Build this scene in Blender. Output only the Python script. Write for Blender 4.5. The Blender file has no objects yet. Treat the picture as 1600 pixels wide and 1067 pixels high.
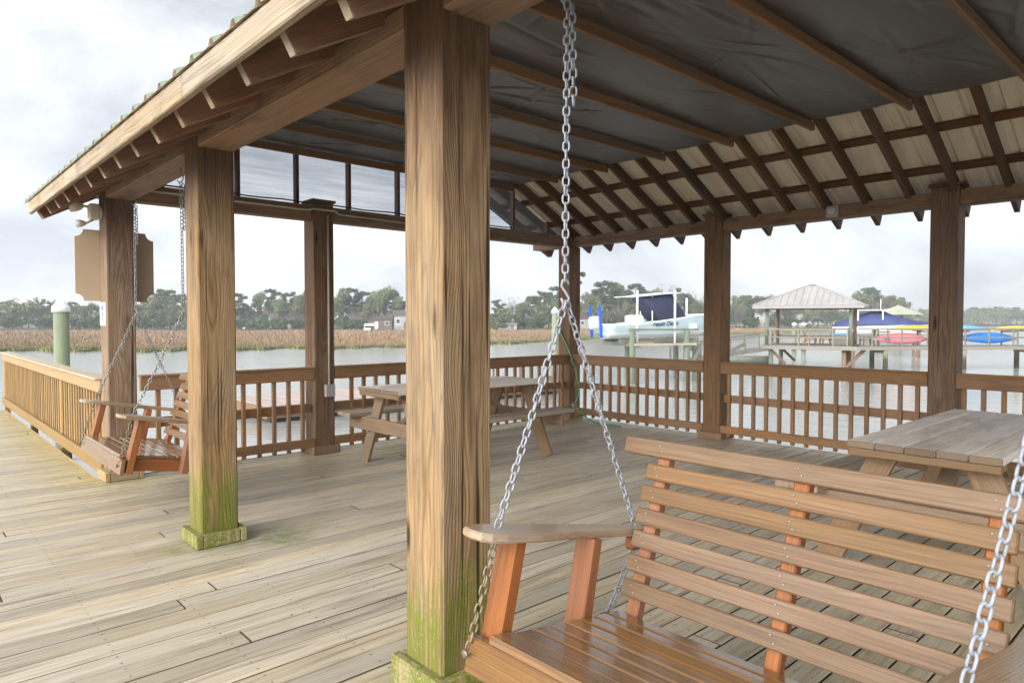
import bpy, bmesh, math, random
import numpy as np
from mathutils import Vector, Matrix

random.seed(7)
rng = np.random.default_rng(11)
R = math.radians
scene = bpy.context.scene
col = scene.collection

# ------------------------------------------------------------------ camera
cam_d = bpy.data.cameras.new("camera")
cam_d.sensor_width = 36.0
cam_d.lens = 24.0
cam_d.clip_end = 5000
cam_d.clip_start = 0.05
cam = bpy.data.objects.new("camera", cam_d)
col.objects.link(cam)
PSI, PITCH, EYE = R(42.5), 0.0302, 1.4535
FWD = Vector((math.sin(PSI) * math.cos(PITCH), math.cos(PSI) * math.cos(PITCH), -math.sin(PITCH)))
cam.location = (0, 0, EYE)
cam.rotation_euler = FWD.to_track_quat('-Z', 'Y').to_euler()
cam_d.dof.use_dof = True
cam_d.dof.focus_distance = 4.5
cam_d.dof.aperture_fstop = 11.0
scene.camera = cam

# ------------------------------------------------------------------ sky, sun, exposure
SUN_EL, SUN_AZ = R(24), R(262)          # azimuth of the bright part of the overcast, clockwise from +Y
world = bpy.data.worlds.new("World")
scene.world = world
world.use_nodes = True
wn, wl = world.node_tree.nodes, world.node_tree.links
wn.clear()
w_out = wn.new('ShaderNodeOutputWorld')
w_bg = wn.new('ShaderNodeBackground')
w_bg.inputs['Strength'].default_value = 0.1
sky = wn.new('ShaderNodeTexSky')
sky.sky_type = 'NISHITA'
sky.sun_disc = False
sky.sun_elevation = SUN_EL
sky.sun_rotation = SUN_AZ
tc = wn.new('ShaderNodeTexCoord')
mp = wn.new('ShaderNodeMapping')
mp.inputs['Scale'].default_value = (1.0, 1.0, 1.9)
nz = wn.new('ShaderNodeTexNoise')
nz.inputs['Scale'].default_value = 2.1
nz.inputs['Detail'].default_value = 9
nz.inputs['Roughness'].default_value = 0.60
nz.inputs['Distortion'].default_value = 0.35
ramp = wn.new('ShaderNodeValToRGB')
e = ramp.color_ramp.elements
e[0].position, e[0].color = 0.38, (3.9, 4.15, 4.65, 1)
e[1].position, e[1].color = 0.61, (8.2, 8.25, 8.3, 1)
m1 = ramp.color_ramp.elements.new(0.49)
m1.color = (5.9, 6.15, 6.55, 1)
# the overcast is brighter towards the hidden sun (left of the view), plus an added boost out of view
dot = wn.new('ShaderNodeVectorMath'); dot.operation = 'DOT_PRODUCT'
dot.inputs[1].default_value = (math.sin(R(262)), math.cos(R(262)), 0.0)
mr = wn.new('ShaderNodeMapRange')
mr.inputs['From Min'].default_value = -1.0; mr.inputs['From Max'].default_value = 0.1
mr.inputs['To Min'].default_value = 0.57; mr.inputs['To Max'].default_value = 0.77
mr2 = wn.new('ShaderNodeMapRange')  # unseen sky behind the camera boosted, added to fill under the roof
mr2.inputs['From Min'].default_value = 0.08; mr2.inputs['From Max'].default_value = 0.9
mr2.inputs['To Min'].default_value = 0.0; mr2.inputs['To Max'].default_value = 3.4
mra = wn.new('ShaderNodeMath'); mra.operation = 'ADD'
mul = wn.new('ShaderNodeMix'); mul.data_type = 'RGBA'; mul.blend_type = 'MULTIPLY'; mul.inputs[0].default_value = 1.0
mixs = wn.new('ShaderNodeMix'); mixs.data_type = 'RGBA'; mixs.inputs[0].default_value = 0.93
wl.new(tc.outputs['Generated'], mp.inputs['Vector'])
wl.new(mp.outputs[0], nz.inputs['Vector'])
wl.new(nz.outputs['Fac'], ramp.inputs[0])
wl.new(tc.outputs['Generated'], dot.inputs[0])
wl.new(dot.outputs['Value'], mr.inputs[0]); wl.new(dot.outputs['Value'], mr2.inputs[0])
wl.new(mr.outputs[0], mra.inputs[0]); wl.new(mr2.outputs[0], mra.inputs[1])
wl.new(ramp.outputs[0], mul.inputs[6]); sepz = wn.new('ShaderNodeSeparateXYZ')
wl.new(tc.outputs['Generated'], sepz.inputs[0])
mr3 = wn.new('ShaderNodeMapRange')                 # unseen sky overhead dimmed, added to darken the open deck
mr3.inputs['From Min'].default_value = 0.40; mr3.inputs['From Max'].default_value = 0.75
mr3.inputs['To Min'].default_value = 1.0; mr3.inputs['To Max'].default_value = 0.62
mrb = wn.new('ShaderNodeMath'); mrb.operation = 'MULTIPLY'
wl.new(sepz.outputs[2], mr3.inputs[0])
wl.new(mra.outputs[0], mrb.inputs[0]); wl.new(mr3.outputs[0], mrb.inputs[1])
mr4 = wn.new('ShaderNodeMapRange')
mr4.inputs['From Min'].default_value = 0.0; mr4.inputs['From Max'].default_value = 0.22
mr4.inputs['To Min'].default_value = 1.50; mr4.inputs['To Max'].default_value = 0.97
mrc = wn.new('ShaderNodeMath'); mrc.operation = 'MULTIPLY'
wl.new(sepz.outputs[2], mr4.inputs[0])
wl.new(mrb.outputs[0], mrc.inputs[0]); wl.new(mr4.outputs[0], mrc.inputs[1])
wl.new(mrc.outputs[0], mul.inputs[7])
wl.new(sky.outputs[0], mixs.inputs[6]); wl.new(mul.outputs[2], mixs.inputs[7])
wl.new(mixs.outputs[2], w_bg.inputs['Color'])
wl.new(w_bg.outputs[0], w_out.inputs['Surface'])

sun_d = bpy.data.lights.new("sun", 'SUN')
sun_d.energy = 1.35
sun_d.angle = R(32)
sun_d.color = (1.0, 0.95, 0.87)
sun = bpy.data.objects.new("sun", sun_d)
col.objects.link(sun)
sdir = Vector((math.sin(SUN_AZ) * math.cos(SUN_EL), math.cos(SUN_AZ) * math.cos(SUN_EL), math.sin(SUN_EL)))
sun.rotation_euler = (-sdir).to_track_quat('-Z', 'Y').to_euler()
sun.location = (-20, -5, 30)

scene.view_settings.view_transform = 'Standard'
scene.view_settings.look = 'None'
scene.view_settings.exposure = 1.14
scene.view_settings.gamma = 1.0

# ------------------------------------------------------------------ helpers: scene tree
def put(o, parent=None, loc=None, rot=None):
    col.objects.link(o)
    if parent is not None:
        o.parent = parent
    if loc is not None:
        o.location = loc
    if rot is not None:
        o.rotation_euler = rot
    return o

def tag(o, label, cat, group=None):
    o['label'] = label
    o['category'] = cat
    if group:
        o['group'] = group
    return o

def thing(name, label, cat, loc=(0, 0, 0), rz=0.0, group=None):
    o = bpy.data.objects.new(name, None)
    o.empty_display_size = 0.2
    put(o, None, loc, (0, 0, rz))
    return tag(o, label, cat, group)

def copy_tree(o, parent=None):
    c = o.copy()
    col.objects.link(c)
    c.parent = parent
    for ch in list(o.children):
        copy_tree(ch, c)
    return c

# ------------------------------------------------------------------ helpers: mesh building
class MB:
    """collects pieces; every piece carries board coordinates (wp) and a random number (rnd)"""
    def __init__(s):
        s.v, s.f, s.wp, s.rnd, s.mi, s.sm = [], [], [], [], [], []

    def add(s, verts, faces, wp=None, rnd=None, mi=0, smooth=False):
        b = len(s.v)
        if rnd is None:
            rnd = random.random()
        s.v.extend([tuple(p) for p in verts])
        s.wp.extend([tuple(p) for p in (wp if wp is not None else verts)])
        s.rnd.extend([rnd] * len(verts))
        for f in faces:
            s.f.append(tuple(b + i for i in f))
            s.mi.append(mi)
            s.sm.append(smooth)

    def bar(s, p0, p1, w, h, up=(0, 0, 1), ch=0.004, mi=0, rnd=None, roll=0.0, pith=None, emi=None, smi=None):
        """board from p0 to p1; w across, h along the up side; chamfered edges"""
        p0, p1 = Vector(p0), Vector(p1)
        ax = (p1 - p0)
        L = ax.length
        ax = ax / L
        up = Vector(up)
        si = up.cross(ax)
        if si.length < 1e-5:
            si = Vector((1, 0, 0)).cross(ax)
            if si.length < 1e-5:
                si = Vector((0, 1, 0)).cross(ax)
        si.normalize()
        u = ax.cross(si)
        if roll:
            q = Matrix.Rotation(roll, 3, ax)
            si, u = q @ si, q @ u
        c = (p0 + p1) / 2
        H = (L / 2, w / 2, h / 2)
        k = min(ch, min(H) * 0.45)
        A = (ax, si, u)
        off = (random.uniform(0, 60), random.choice((-1, 1)) * random.uniform(0.01, 0.09), random.uniform(0.03, 0.13))
        if pith:
            off = (off[0], pith[0], pith[1])
        vs, wp, idx = [], [], {}
        for sx in (-1, 1):
            for sy in (-1, 1):
                for sz in (-1, 1):
                    sg = (sx, sy, sz)
                    for a in range(3):
                        d = [sg[i] * (H[i] - (0 if i == a else k)) for i in range(3)]
                        idx[(sx, sy, sz, a)] = len(vs)
                        vs.append(c + A[0] * d[0] + A[1] * d[1] + A[2] * d[2])
                        wp.append((d[0] + off[0], d[1] + off[1], d[2] + off[2]))
        fs = []
        def sgn(a, va, b, vb, cc, vc):
            t = [0, 0, 0]
            t[a], t[b], t[cc] = va, vb, vc
            return tuple(t)
        for a in range(3):
            b, cc = (a + 1) % 3, (a + 2) % 3
            for sa in (-1, 1):
                q = [idx[sgn(a, sa, b, x, cc, y) + (a,)] for x, y in ((-1, -1), (1, -1), (1, 1), (-1, 1))]
                fs.append(q if sa > 0 else q[::-1])
        for a in range(3):                      # edges running along axis a
            b, cc = (a + 1) % 3, (a + 2) % 3
            for sb in (-1, 1):
                for sc in (-1, 1):
                    q = [idx[sgn(a, -1, b, sb, cc, sc) + (b,)], idx[sgn(a, 1, b, sb, cc, sc) + (b,)],
                         idx[sgn(a, 1, b, sb, cc, sc) + (cc,)], idx[sgn(a, -1, b, sb, cc, sc) + (cc,)]]
                    fs.append(q if sb * sc > 0 else q[::-1])
        for sx in (-1, 1):
            for sy in (-1, 1):
                for sz in (-1, 1):
                    q = [idx[(sx, sy, sz, 0)], idx[(sx, sy, sz, 1)], idx[(sx, sy, sz, 2)]]
                    fs.append(q if sx * sy * sz > 0 else q[::-1])
        b0 = len(s.mi)
        s.add(vs, fs, wp, rnd, mi)
        if emi is not None:
            for q_ in (0, 1, *range(10, 26)):
                s.mi[b0 + q_] = emi
        if smi is not None:
            s.mi[b0 + 2] = s.mi[b0 + 3] = smi
        return s

    def box(s, lo, hi, axis=None, **kw):
        """axis-aligned box, grain along its longest side unless axis is given"""
        lo, hi = Vector(lo), Vector(hi)
        d = hi - lo
        a = axis if axis is not None else max(range(3), key=lambda i: d[i])
        m = (lo + hi) / 2
        p0, p1 = m.copy(), m.copy()
        p0[a], p1[a] = lo[a], hi[a]
        if a == 2:
            return s.bar(p0, p1, d[1], d[0], up=(1, 0, 0), **kw)
        if a == 0:
            return s.bar(p0, p1, d[1], d[2], **kw)
        return s.bar(p0, p1, d[0], d[2], **kw)

    def tube(s, pts, r, n=8, mi=0, caps=True, rnd=None):
        """round bar along a polyline; r is a number or one per point"""
        pts = [Vector(p) for p in pts]
        rs = r if isinstance(r, (list, tuple)) else [r] * len(pts)
        vs, fs, wp = [], [], []
        up = Vector((0, 0, 1))
        dist = random.uniform(0, 30)
        prev = None
        for i, p in enumerate(pts):
            t = (pts[min(i + 1, len(pts) - 1)] - pts[max(i - 1, 0)]).normalized()
            if prev is None:
                a = t.cross(up)
                if a.length < 1e-3:
                    a = t.cross(Vector((1, 0, 0)))
                a.normalize()
            else:
                a = (prev - t * prev.dot(t)).normalized()
            prev = a
            b = t.cross(a)
            if i:
                dist += (p - pts[i - 1]).length
            for k in range(n):
                an = 2 * math.pi * k / n
                o = a * math.cos(an) * rs[i] + b * math.sin(an) * rs[i]
                vs.append(p + o)
                wp.append((dist, math.cos(an) * rs[i], math.sin(an) * rs[i]))
        for i in range(len(pts) - 1):
            for k in range(n):
                k2 = (k + 1) % n
                fs.append((i * n + k, i * n + k2, (i + 1) * n + k2, (i + 1) * n + k))
        if caps:
            fs.append(tuple(range(n))[::-1])
            fs.append(tuple(range((len(pts) - 1) * n, len(pts) * n)))
        s.add(vs, fs, wp, rnd, mi, smooth=True)
        return s

    def loft(s, rings, closed=True, caps=True, mi=0, smooth=True, rnd=None):
        n = len(rings[0])
        vs = [p for r in rings for p in r]
        fs = []
        for i in range(len(rings) - 1):
            for k in range(n if closed else n - 1):
                k2 = (k + 1) % n
                fs.append((i * n + k, i * n + k2, (i + 1) * n + k2, (i + 1) * n + k))
        if caps and closed:
            fs.append(tuple(range(n))[::-1])
            fs.append(tuple(range((len(rings) - 1) * n, len(rings) * n)))
        s.add(vs, fs, None, rnd, mi, smooth)
        return s

    def prism(s, outline, z0, z1, ch=0.0, mi=0, wp_axis=0, rnd=None):
        """outline in local x,y raised from z0 to z1"""
        n = len(outline)
        rings = []
        if ch > 0:
            cx = sum(p[0] for p in outline) / n
            cy = sum(p[1] for p in outline) / n
            def ins(p):
                d = Vector((cx - p[0], cy - p[1])).normalized() * ch
                return (p[0] + d.x, p[1] + d.y)
            inner = [ins(p) for p in outline]
            layers = [(inner, z0), (outline, z0 + ch), (outline, z1 - ch), (inner, z1)]
        else:
            layers = [(outline, z0), (outline, z1)]
        vs, wp = [], []
        o = (random.uniform(0, 50), random.uniform(-.05, .05), random.uniform(.03, .1))
        for ol, z in layers:
            for p in ol:
                vs.append((p[0], p[1], z))
                wp.append((p[wp_axis] + o[0], p[1 - wp_axis] + o[1], z + o[2]))
        fs = []
        for i in range(len(layers) - 1):
            for k in range(n):
                k2 = (k + 1) % n
                fs.append((i * n + k, i * n + k2, (i + 1) * n + k2, (i + 1) * n + k))
        fs.append(tuple(range(n))[::-1])
        fs.append(tuple(range((len(layers) - 1) * n, len(layers) * n)))
        s.add(vs, fs, wp, rnd, mi)
        return s

    def xform(s, M):
        s.v = [tuple(M @ Vector(p)) for p in s.v]
        return s

    def mesh(s, name, mats):
        me = bpy.data.meshes.new(name)
        me.from_pydata(s.v, [], s.f)
        for m in (mats if isinstance(mats, (list, tuple)) else [mats]):
            me.materials.append(m)
        a = me.attributes.new('wp', 'FLOAT_VECTOR', 'POINT')
        a.data.foreach_set('vector', np.array(s.wp, dtype=np.float32).ravel())
        a = me.attributes.new('rnd', 'FLOAT', 'POINT')
        a.data.foreach_set('value', np.array(s.rnd, dtype=np.float32))
        me.polygons.foreach_set('material_index', np.array(s.mi, dtype=np.int32))
        me.polygons.foreach_set('use_smooth', np.array(s.sm, dtype=bool))
        me.update()
        return me

    def build(s, name, mats, parent=None, loc=None, shift=True):
        """links one mesh object; world coordinates are shifted to the parent's base when shift is set"""
        if shift and parent is not None:
            o = parent.location
            s.v = [(p[0] - o.x, p[1] - o.y, p[2] - o.z) for p in s.v]
        ob = bpy.data.objects.new(name, s.mesh(name, mats))
        return put(ob, parent, loc)

def np_mesh(name, verts, quads, mat, attrs=None, smooth=False):
    """fast mesh from numpy arrays of vertices (n,3) and faces (m,k)"""
    me = bpy.data.meshes.new(name)
    n, (m, k) = len(verts), quads.shape
    me.vertices.add(n)
    me.vertices.foreach_set('co', np.asarray(verts, dtype=np.float32).ravel())
    me.loops.add(m * k)
    me.loops.foreach_set('vertex_index', quads.astype(np.int32).ravel())
    me.polygons.add(m)
    me.polygons.foreach_set('loop_start', np.arange(0, m * k, k, dtype=np.int32))
    me.polygons.foreach_set('loop_total', np.full(m, k, dtype=np.int32))
    if smooth:
        me.polygons.foreach_set('use_smooth', np.ones(m, dtype=bool))
    me.update(calc_edges=True)
    me.materials.append(mat)
    for an, arr in (attrs or {}).items():
        a = me.attributes.new(an, 'FLOAT', 'POINT')
        a.data.foreach_set('value', np.asarray(arr, dtype=np.float32))
    return me

# ------------------------------------------------------------------ helpers: materials
def lin(r, g, b):
    f = lambda c: (c / 255 / 12.92) if c <= 10 else ((c / 255 + 0.055) / 1.055) ** 2.4
    return (f(r), f(g), f(b), 1)

class N:
    """a small node-graph builder"""
    def __init__(s, name):
        s.m = bpy.data.materials.new(name)
        s.m.use_nodes = True
        s.t = s.m.node_tree
        s.t.nodes.clear()
        s.out = s.new('ShaderNodeOutputMaterial')
        s.b = s.new('ShaderNodeBsdfPrincipled')
        s.link(s.b.outputs[0], s.out.inputs[0])

    def new(s, t, **kw):
        n = s.t.nodes.new(t)
        for k, v in kw.items():
            setattr(n, k, v)
        return n

    def link(s, a, b):
        s.t.links.new(a, b)

    def put(s, sock, v):
        if isinstance(v, bpy.types.NodeSocket):
            s.link(v, sock)
        elif v is not None:
            sock.default_value = v

    def math(s, op, a, b=None, c=None, clamp=False):
        n = s.new('ShaderNodeMath', operation=op, use_clamp=clamp)
        s.put(n.inputs[0], a); s.put(n.inputs[1], b); s.put(n.inputs[2], c)
        return n.outputs[0]

    def vmul(s, v, k):
        n = s.new('ShaderNodeVectorMath', operation='MULTIPLY')
        s.put(n.inputs[0], v); n.inputs[1].default_value = k
        return n.outputs[0]

    def vadd(s, a, b):
        n = s.new('ShaderNodeVectorMath', operation='ADD')
        s.put(n.inputs[0], a); s.put(n.inputs[1], b)
        return n.outputs[0]

    def noise(s, v, scale, detail=3, rough=.55, dist=0.0):
        n = s.new('ShaderNodeTexNoise')
        s.put(n.inputs['Vector'], v)
        n.inputs['Scale'].default_value = scale
        n.inputs['Detail'].default_value = detail
        n.inputs['Roughness'].default_value = rough
        n.inputs['Distortion'].default_value = dist
        return n.outputs['Fac']

    def range(s, v, a, b, c=0.0, d=1.0):
        n = s.new('ShaderNodeMapRange')
        s.put(n.inputs[0], v)
        for i, x in enumerate((a, b, c, d)):
            s.put(n.inputs[1 + i], x)
        return n.outputs[0]

    def mix(s, f, a, b, mode='MIX'):
        n = s.new('ShaderNodeMix', data_type='RGBA', blend_type=mode)
        s.put(n.inputs[0], f); s.put(n.inputs[6], a); s.put(n.inputs[7], b)
        return n.outputs[2]

    def ramp(s, f, stops):
        n = s.new('ShaderNodeValToRGB')
        s.put(n.inputs[0], f)
        el = n.color_ramp.elements
        while len(el) < len(stops):
            el.new(0.5)
        for e_, (p, c) in zip(el, stops):
            e_.position, e_.color = p, c
        return n.outputs[0]

    def attr(s, name, out='Vector'):
        n = s.new('ShaderNodeAttribute')
        n.attribute_name = name
        return n.outputs[out]

    def obj(s):
        return s.new('ShaderNodeTexCoord').outputs['Object']

    def sep(s, v):
        n = s.new('ShaderNodeSeparateXYZ')
        s.put(n.inputs[0], v)
        return n.outputs

    def bump(s, h, strength, dist=0.01):
        n = s.new('ShaderNodeBump')
        n.inputs['Strength'].default_value = strength
        n.inputs['Distance'].default_value = dist
        s.put(n.inputs['Height'], h)
        s.link(n.outputs[0], s.b.inputs['Normal'])

    def set(s, color=None, rough=None, **kw):
        s.put(s.b.inputs['Base Color'], color)
        s.put(s.b.inputs['Roughness'], rough)
        for k, v in kw.items():
            s.put(s.b.inputs[k.replace('_', ' ')], v)
        return s.m

def wood(name, light, dark, grey=None, grey_amt=0.0, ring=42.0, ring_amt=0.75, fibre=0.35, tone=0.28, rough=0.75,
         knots=0.5, bump=0.35, moss=None, moss_top=0.55, coat=0.0, patch=None, patch_amt=0.0, extra=None, rough_var=0.0, crack=0.0, spec=.22):
    g = N(name)
    wp = g.attr('wp')
    rnd = g.attr('rnd', 'Fac')
    oi = g.new('ShaderNodeObjectInfo').outputs['Random']
    cv = g.new('ShaderNodeCombineXYZ')
    g.link(g.math('MULTIPLY', oi, 37.0), cv.inputs[0])
    g.link(g.math('MULTIPLY_ADD', oi, 0.05, -0.025), cv.inputs[1])
    v = g.vadd(wp, cv.outputs[0])
    # growth rings around the pith, wandering along the board
    wob = g.new('ShaderNodeTexNoise')
    g.link(g.vmul(v, (0.9, 4.0, 4.0)), wob.inputs['Vector'])
    wob.inputs['Scale'].default_value = 1.0
    wob.inputs['Detail'].default_value = 2.5
    off = g.new('ShaderNodeVectorMath', operation='SUBTRACT')
    g.link(wob.outputs['Color'], off.inputs[0]); off.inputs[1].default_value = (.5, .5, .5)
    vk = g.vadd(v, g.vmul(off.outputs[0], (0.0, 0.085, 0.085)))
    # knots push the rings aside
    vo = g.new('ShaderNodeTexVoronoi', feature='F1')
    vo.inputs['Scale'].default_value = 1.0
    vo.inputs['Randomness'].default_value = 1.0
    g.link(g.vmul(v, (1.35, 6.5, 6.5)), vo.inputs['Vector'])
    kd = vo.outputs['Distance']
    wave = g.new('ShaderNodeTexWave', wave_type='RINGS', rings_direction='X', wave_profile='SIN')
    wave.inputs['Scale'].default_value = ring
    wave.inputs['Distortion'].default_value = 1.6
    wave.inputs['Detail'].default_value = 2.0
    wave.inputs['Detail Scale'].default_value = 0.35
    g.link(g.math('MULTIPLY', g.range(kd, 0.0, 0.42, 1.0, 0.0), 14.0 * knots), wave.inputs['Phase Offset'])
    g.link(g.vmul(vk, (0.025, 1.0, 1.0)), wave.inputs['Vector'])
    rg = g.math('POWER', wave.outputs['Fac'], 2.2)
    fib = g.noise(g.vmul(v, (3.0, 210.0, 210.0)), 1.0, 3, .6)
    fib2 = g.noise(g.vmul(v, (1.2, 45.0, 45.0)), 1.0, 3, .6)
    big = g.noise(g.vmul(v, (1.1, 7.0, 7.0)), 1.0, 3, .55)
    ramt = g.math('MULTIPLY', rg, g.range(big, .3, .7, ring_amt * .55, ring_amt))
    c = g.mix(ramt, light, dark)
    c = g.mix(g.math('MULTIPLY', g.range(fib2, .42, .72), fibre), c, dark)
    if grey is not None:
        c = g.mix(g.math('MULTIPLY', g.range(big, .38, .66), grey_amt), c, grey)
    if patch is not None:
        pn = g.noise(g.vmul(v, (1.6, 5.0, 5.0)), 1.3, 4, .6)
        c = g.mix(g.math('MULTIPLY', g.range(pn, .5, .7), patch_amt), c, patch)
    if knots > 0:
        kn = g.range(kd, 0.06, 0.13, 1.0, 0.0)
        c = g.mix(g.math('MULTIPLY', kn, min(1.0, knots)), c, tuple(x * .35 for x in dark[:3]) + (1,))
    if crack > 0:
        ck = g.noise(g.vmul(v, (0.7, 42.0, 42.0)), 1.0, 1.5, .5)
        ckm = g.range(ck, .655, .685)
        c = g.mix(g.math('MULTIPLY', ckm, crack), c, tuple(x * .2 for x in dark[:3]) + (1,))
    # board to board tone
    hv = g.new('ShaderNodeHueSaturation')
    g.link(c, hv.inputs['Color'])
    tn = g.math('FRACT', g.math('ADD', rnd, g.math('MULTIPLY', oi, 3.7)))
    g.link(g.range(tn, 0, 1, 1 - tone, 1 + tone), hv.inputs['Value'])
    g.link(g.range(g.math('FRACT', g.math('MULTIPLY', tn, 7.3)), 0, 1, .85, 1.12), hv.inputs['Saturation'])
    c = hv.outputs['Color']
    fm = g.range(fib, .3, .7, 1 - fibre * .45, 1 + fibre * .3)
    c = g.mix(1.0, c, fm, 'MULTIPLY')
    if extra:
        c = extra(g, c)
    if moss is not None:
        ob = g.obj()
        z = g.sep(ob)[2]
        mn = g.noise(g.vmul(ob, (1, 1, .35)), 9, 5, .65)
        mf = g.noise(ob, 70, 3, .6)
        lev = g.math('ADD', z, g.math('MULTIPLY_ADD', mn, -1.0, .50))
        mask = g.range(lev, moss_top, moss_top * .62)
        mask = g.math('MULTIPLY', mask, g.range(mf, .34, .52, .10, 1.0), clamp=True)
        streak = g.noise(g.vmul(ob, (28, 28, 2.2)), 1.0, 4, .65)
        mask = g.math('MULTIPLY', mask, g.range(streak, .36, .50, .15, 1.0))
        mc = g.mix(g.range(mf, .3, .7), moss, (moss[0] * 1.9, moss[1] * 1.6, moss[2] * 1.6, 1))
        c = g.mix(g.math('MULTIPLY', mask, .88), c, mc)
    h = g.math('ADD', g.math('MULTIPLY', rg, -.5), g.math('MULTIPLY', fib, .5))
    g.bump(h, bump, .003)
    ro = rough
    if rough_var:
        ro = g.range(big, .3, .7, rough - rough_var, rough + rough_var)
    m = g.set(c, ro)
    g.b.inputs['Specular IOR Level'].default_value = spec
    if coat:
        g.b.inputs['Coat Weight'].default_value = coat
        g.b.inputs['Coat Roughness'].default_value = .16
    return m

def plain(name, color, rough=.5, metal=0.0, var=.12, scale=6.0, bump=0.0, dirt=None, dirt_amt=0.0):
    """painted, moulded or metal surface with a little wear"""
    g = N(name)
    ob = g.obj()
    n = g.noise(ob, scale, 4, .6)
    k = g.range(n, .3, .7, 1 - var, 1 + var)
    c = g.mix(1.0, color, k, 'MULTIPLY')
    if dirt is not None:
        d = g.noise(ob, scale * .6, 5, .65)
        c = g.mix(g.math('MULTIPLY', g.range(d, .5, .68), dirt_amt), c, dirt)
    if bump:
        g.bump(g.noise(ob, scale * 8, 3, .6), bump, .004)
    return g.set(c, g.range(n, .3, .7, max(.03, rough - .06), rough + .06), Metallic=metal)

MOSS = (0.068, 0.104, 0.006, 1)
# deck: weathered pine, with algae round the two post feet and a yellower tone along the rims
def deck_extra(g, c):
    ob = g.obj()
    x, y, z = g.sep(ob)
    n = g.noise(ob, 2.2, 5, .62)
    n2 = g.noise(g.vmul(ob, (1, 1, 1)), 14, 4, .6)
    grn = None
    for cx, cy, rad in ((1.62, 4.62, .50), (1.62, 2.05, .75), (1.95, 4.42, .34)):
        dx = g.math('SUBTRACT', x, cx); dy = g.math('SUBTRACT', y, cy)
        d = g.math('SQRT', g.math('ADD', g.math('MULTIPLY', dx, dx), g.math('MULTIPLY', g.math('MULTIPLY', dy, dy), 2.0)))
        d = g.math('ADD', d, g.math('MULTIPLY_ADD', n, -.7, .35))
        mk = g.range(d, rad, .12)
        grn = mk if grn is None else g.math('MAXIMUM', grn, mk)
    c = g.mix(g.math('MULTIPLY', g.math('MULTIPLY', grn, g.range(n2, .3, .6, .2, 1)), .75), c, (0.11, 0.15, 0.018, 1))
    # dull green film over much of the inner floor near the swing
    fl = g.math('MULTIPLY', g.range(y, 3.2, .6), g.range(x, 1.6, 2.6))
    c = g.mix(g.math('MULTIPLY', g.math('MULTIPLY', fl, g.range(n, .35, .6)), .42), c, (0.20, 0.22, 0.07, 1))
    # patchy yellower tone towards the edges
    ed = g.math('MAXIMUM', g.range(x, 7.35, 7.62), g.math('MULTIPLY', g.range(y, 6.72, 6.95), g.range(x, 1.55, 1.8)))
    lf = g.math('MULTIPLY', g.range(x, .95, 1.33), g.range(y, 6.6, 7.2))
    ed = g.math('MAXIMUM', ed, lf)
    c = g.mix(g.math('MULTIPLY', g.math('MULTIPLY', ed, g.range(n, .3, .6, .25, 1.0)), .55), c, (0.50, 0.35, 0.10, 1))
    gf = g.math('MULTIPLY', g.range(x, .6, 1.35), g.range(y, 5.6, 7.0))
    c = g.mix(g.math('MULTIPLY', g.math('MULTIPLY', gf, g.range(n2, .42, .62)), .45), c, (0.24, 0.25, 0.05, 1))
    # dry pale wear and damp dark streaks along each board
    w_ = g.attr('wp')
    st = g.noise(g.vmul(w_, (.9, 16.0, 16.0)), 1.6, 4, .62)
    c = g.mix(g.math('MULTIPLY', g.range(st, .53, .68), .62), c, (0.145, 0.105, 0.072, 1))
    st2 = g.noise(g.vmul(w_, (1.6, 48.0, 48.0)), 1.0, 3, .6)
    c = g.mix(g.math('MULTIPLY', g.range(st2, .55, .72), .55), c, (0.16, 0.115, 0.08, 1))
    # nail heads in pairs over every joist
    fx = g.math('SUBTRACT', g.math('FRACT', g.math('DIVIDE', g.math('ADD', x, 3.0 + .205 - .019), .41)), .5)
    fx = g.math('MULTIPLY', fx, .41)
    fy = g.math('MULTIPLY', g.math('FRACT', g.math('DIVIDE', g.math('ADD', y, 3.2), .1455)), .1455)
    nd = None
    for yy in (.032, .106):
        dy = g.math('SUBTRACT', fy, yy)
        d = g.math('SQRT', g.math('ADD', g.math('MULTIPLY', fx, fx), g.math('MULTIPLY', dy, dy)))
        nd = d if nd is None else g.math('MINIMUM', nd, d)
    c = g.mix(g.math('MULTIPLY', g.range(nd, .0065, .0035), .85), c, (0.035, 0.028, 0.022, 1))
    # small black specks and nail heads
    vo = g.new('ShaderNodeTexVoronoi', feature='F1')
    vo.inputs['Scale'].default_value = 5.5
    g.link(ob, vo.inputs['Vector'])
    c = g.mix(g.math('MULTIPLY', g.range(vo.outputs['Distance'], .045, .02), .75), c, (0.02, 0.016, 0.013, 1))
    return c

M = {}
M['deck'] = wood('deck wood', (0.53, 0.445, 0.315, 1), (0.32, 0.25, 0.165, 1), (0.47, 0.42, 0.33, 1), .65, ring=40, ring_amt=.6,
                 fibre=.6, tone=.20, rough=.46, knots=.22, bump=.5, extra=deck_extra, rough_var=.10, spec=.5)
def stain_extra(g, c):
    """old brown stain kept under the roof, weathered away lower down"""
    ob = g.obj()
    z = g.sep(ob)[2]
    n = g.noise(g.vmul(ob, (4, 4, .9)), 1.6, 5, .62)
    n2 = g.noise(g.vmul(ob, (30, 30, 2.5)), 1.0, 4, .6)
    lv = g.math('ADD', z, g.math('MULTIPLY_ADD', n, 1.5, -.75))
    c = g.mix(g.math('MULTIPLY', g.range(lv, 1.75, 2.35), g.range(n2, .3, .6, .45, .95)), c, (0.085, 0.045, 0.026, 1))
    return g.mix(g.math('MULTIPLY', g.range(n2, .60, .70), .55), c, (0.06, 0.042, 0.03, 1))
M['deck_side'] = wood('dark board edge', (0.085, 0.066, 0.046, 1), (0.04, 0.03, 0.022, 1), tone=.2, knots=0)  # board sides and ends coloured dark so the gaps read as lines
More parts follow.
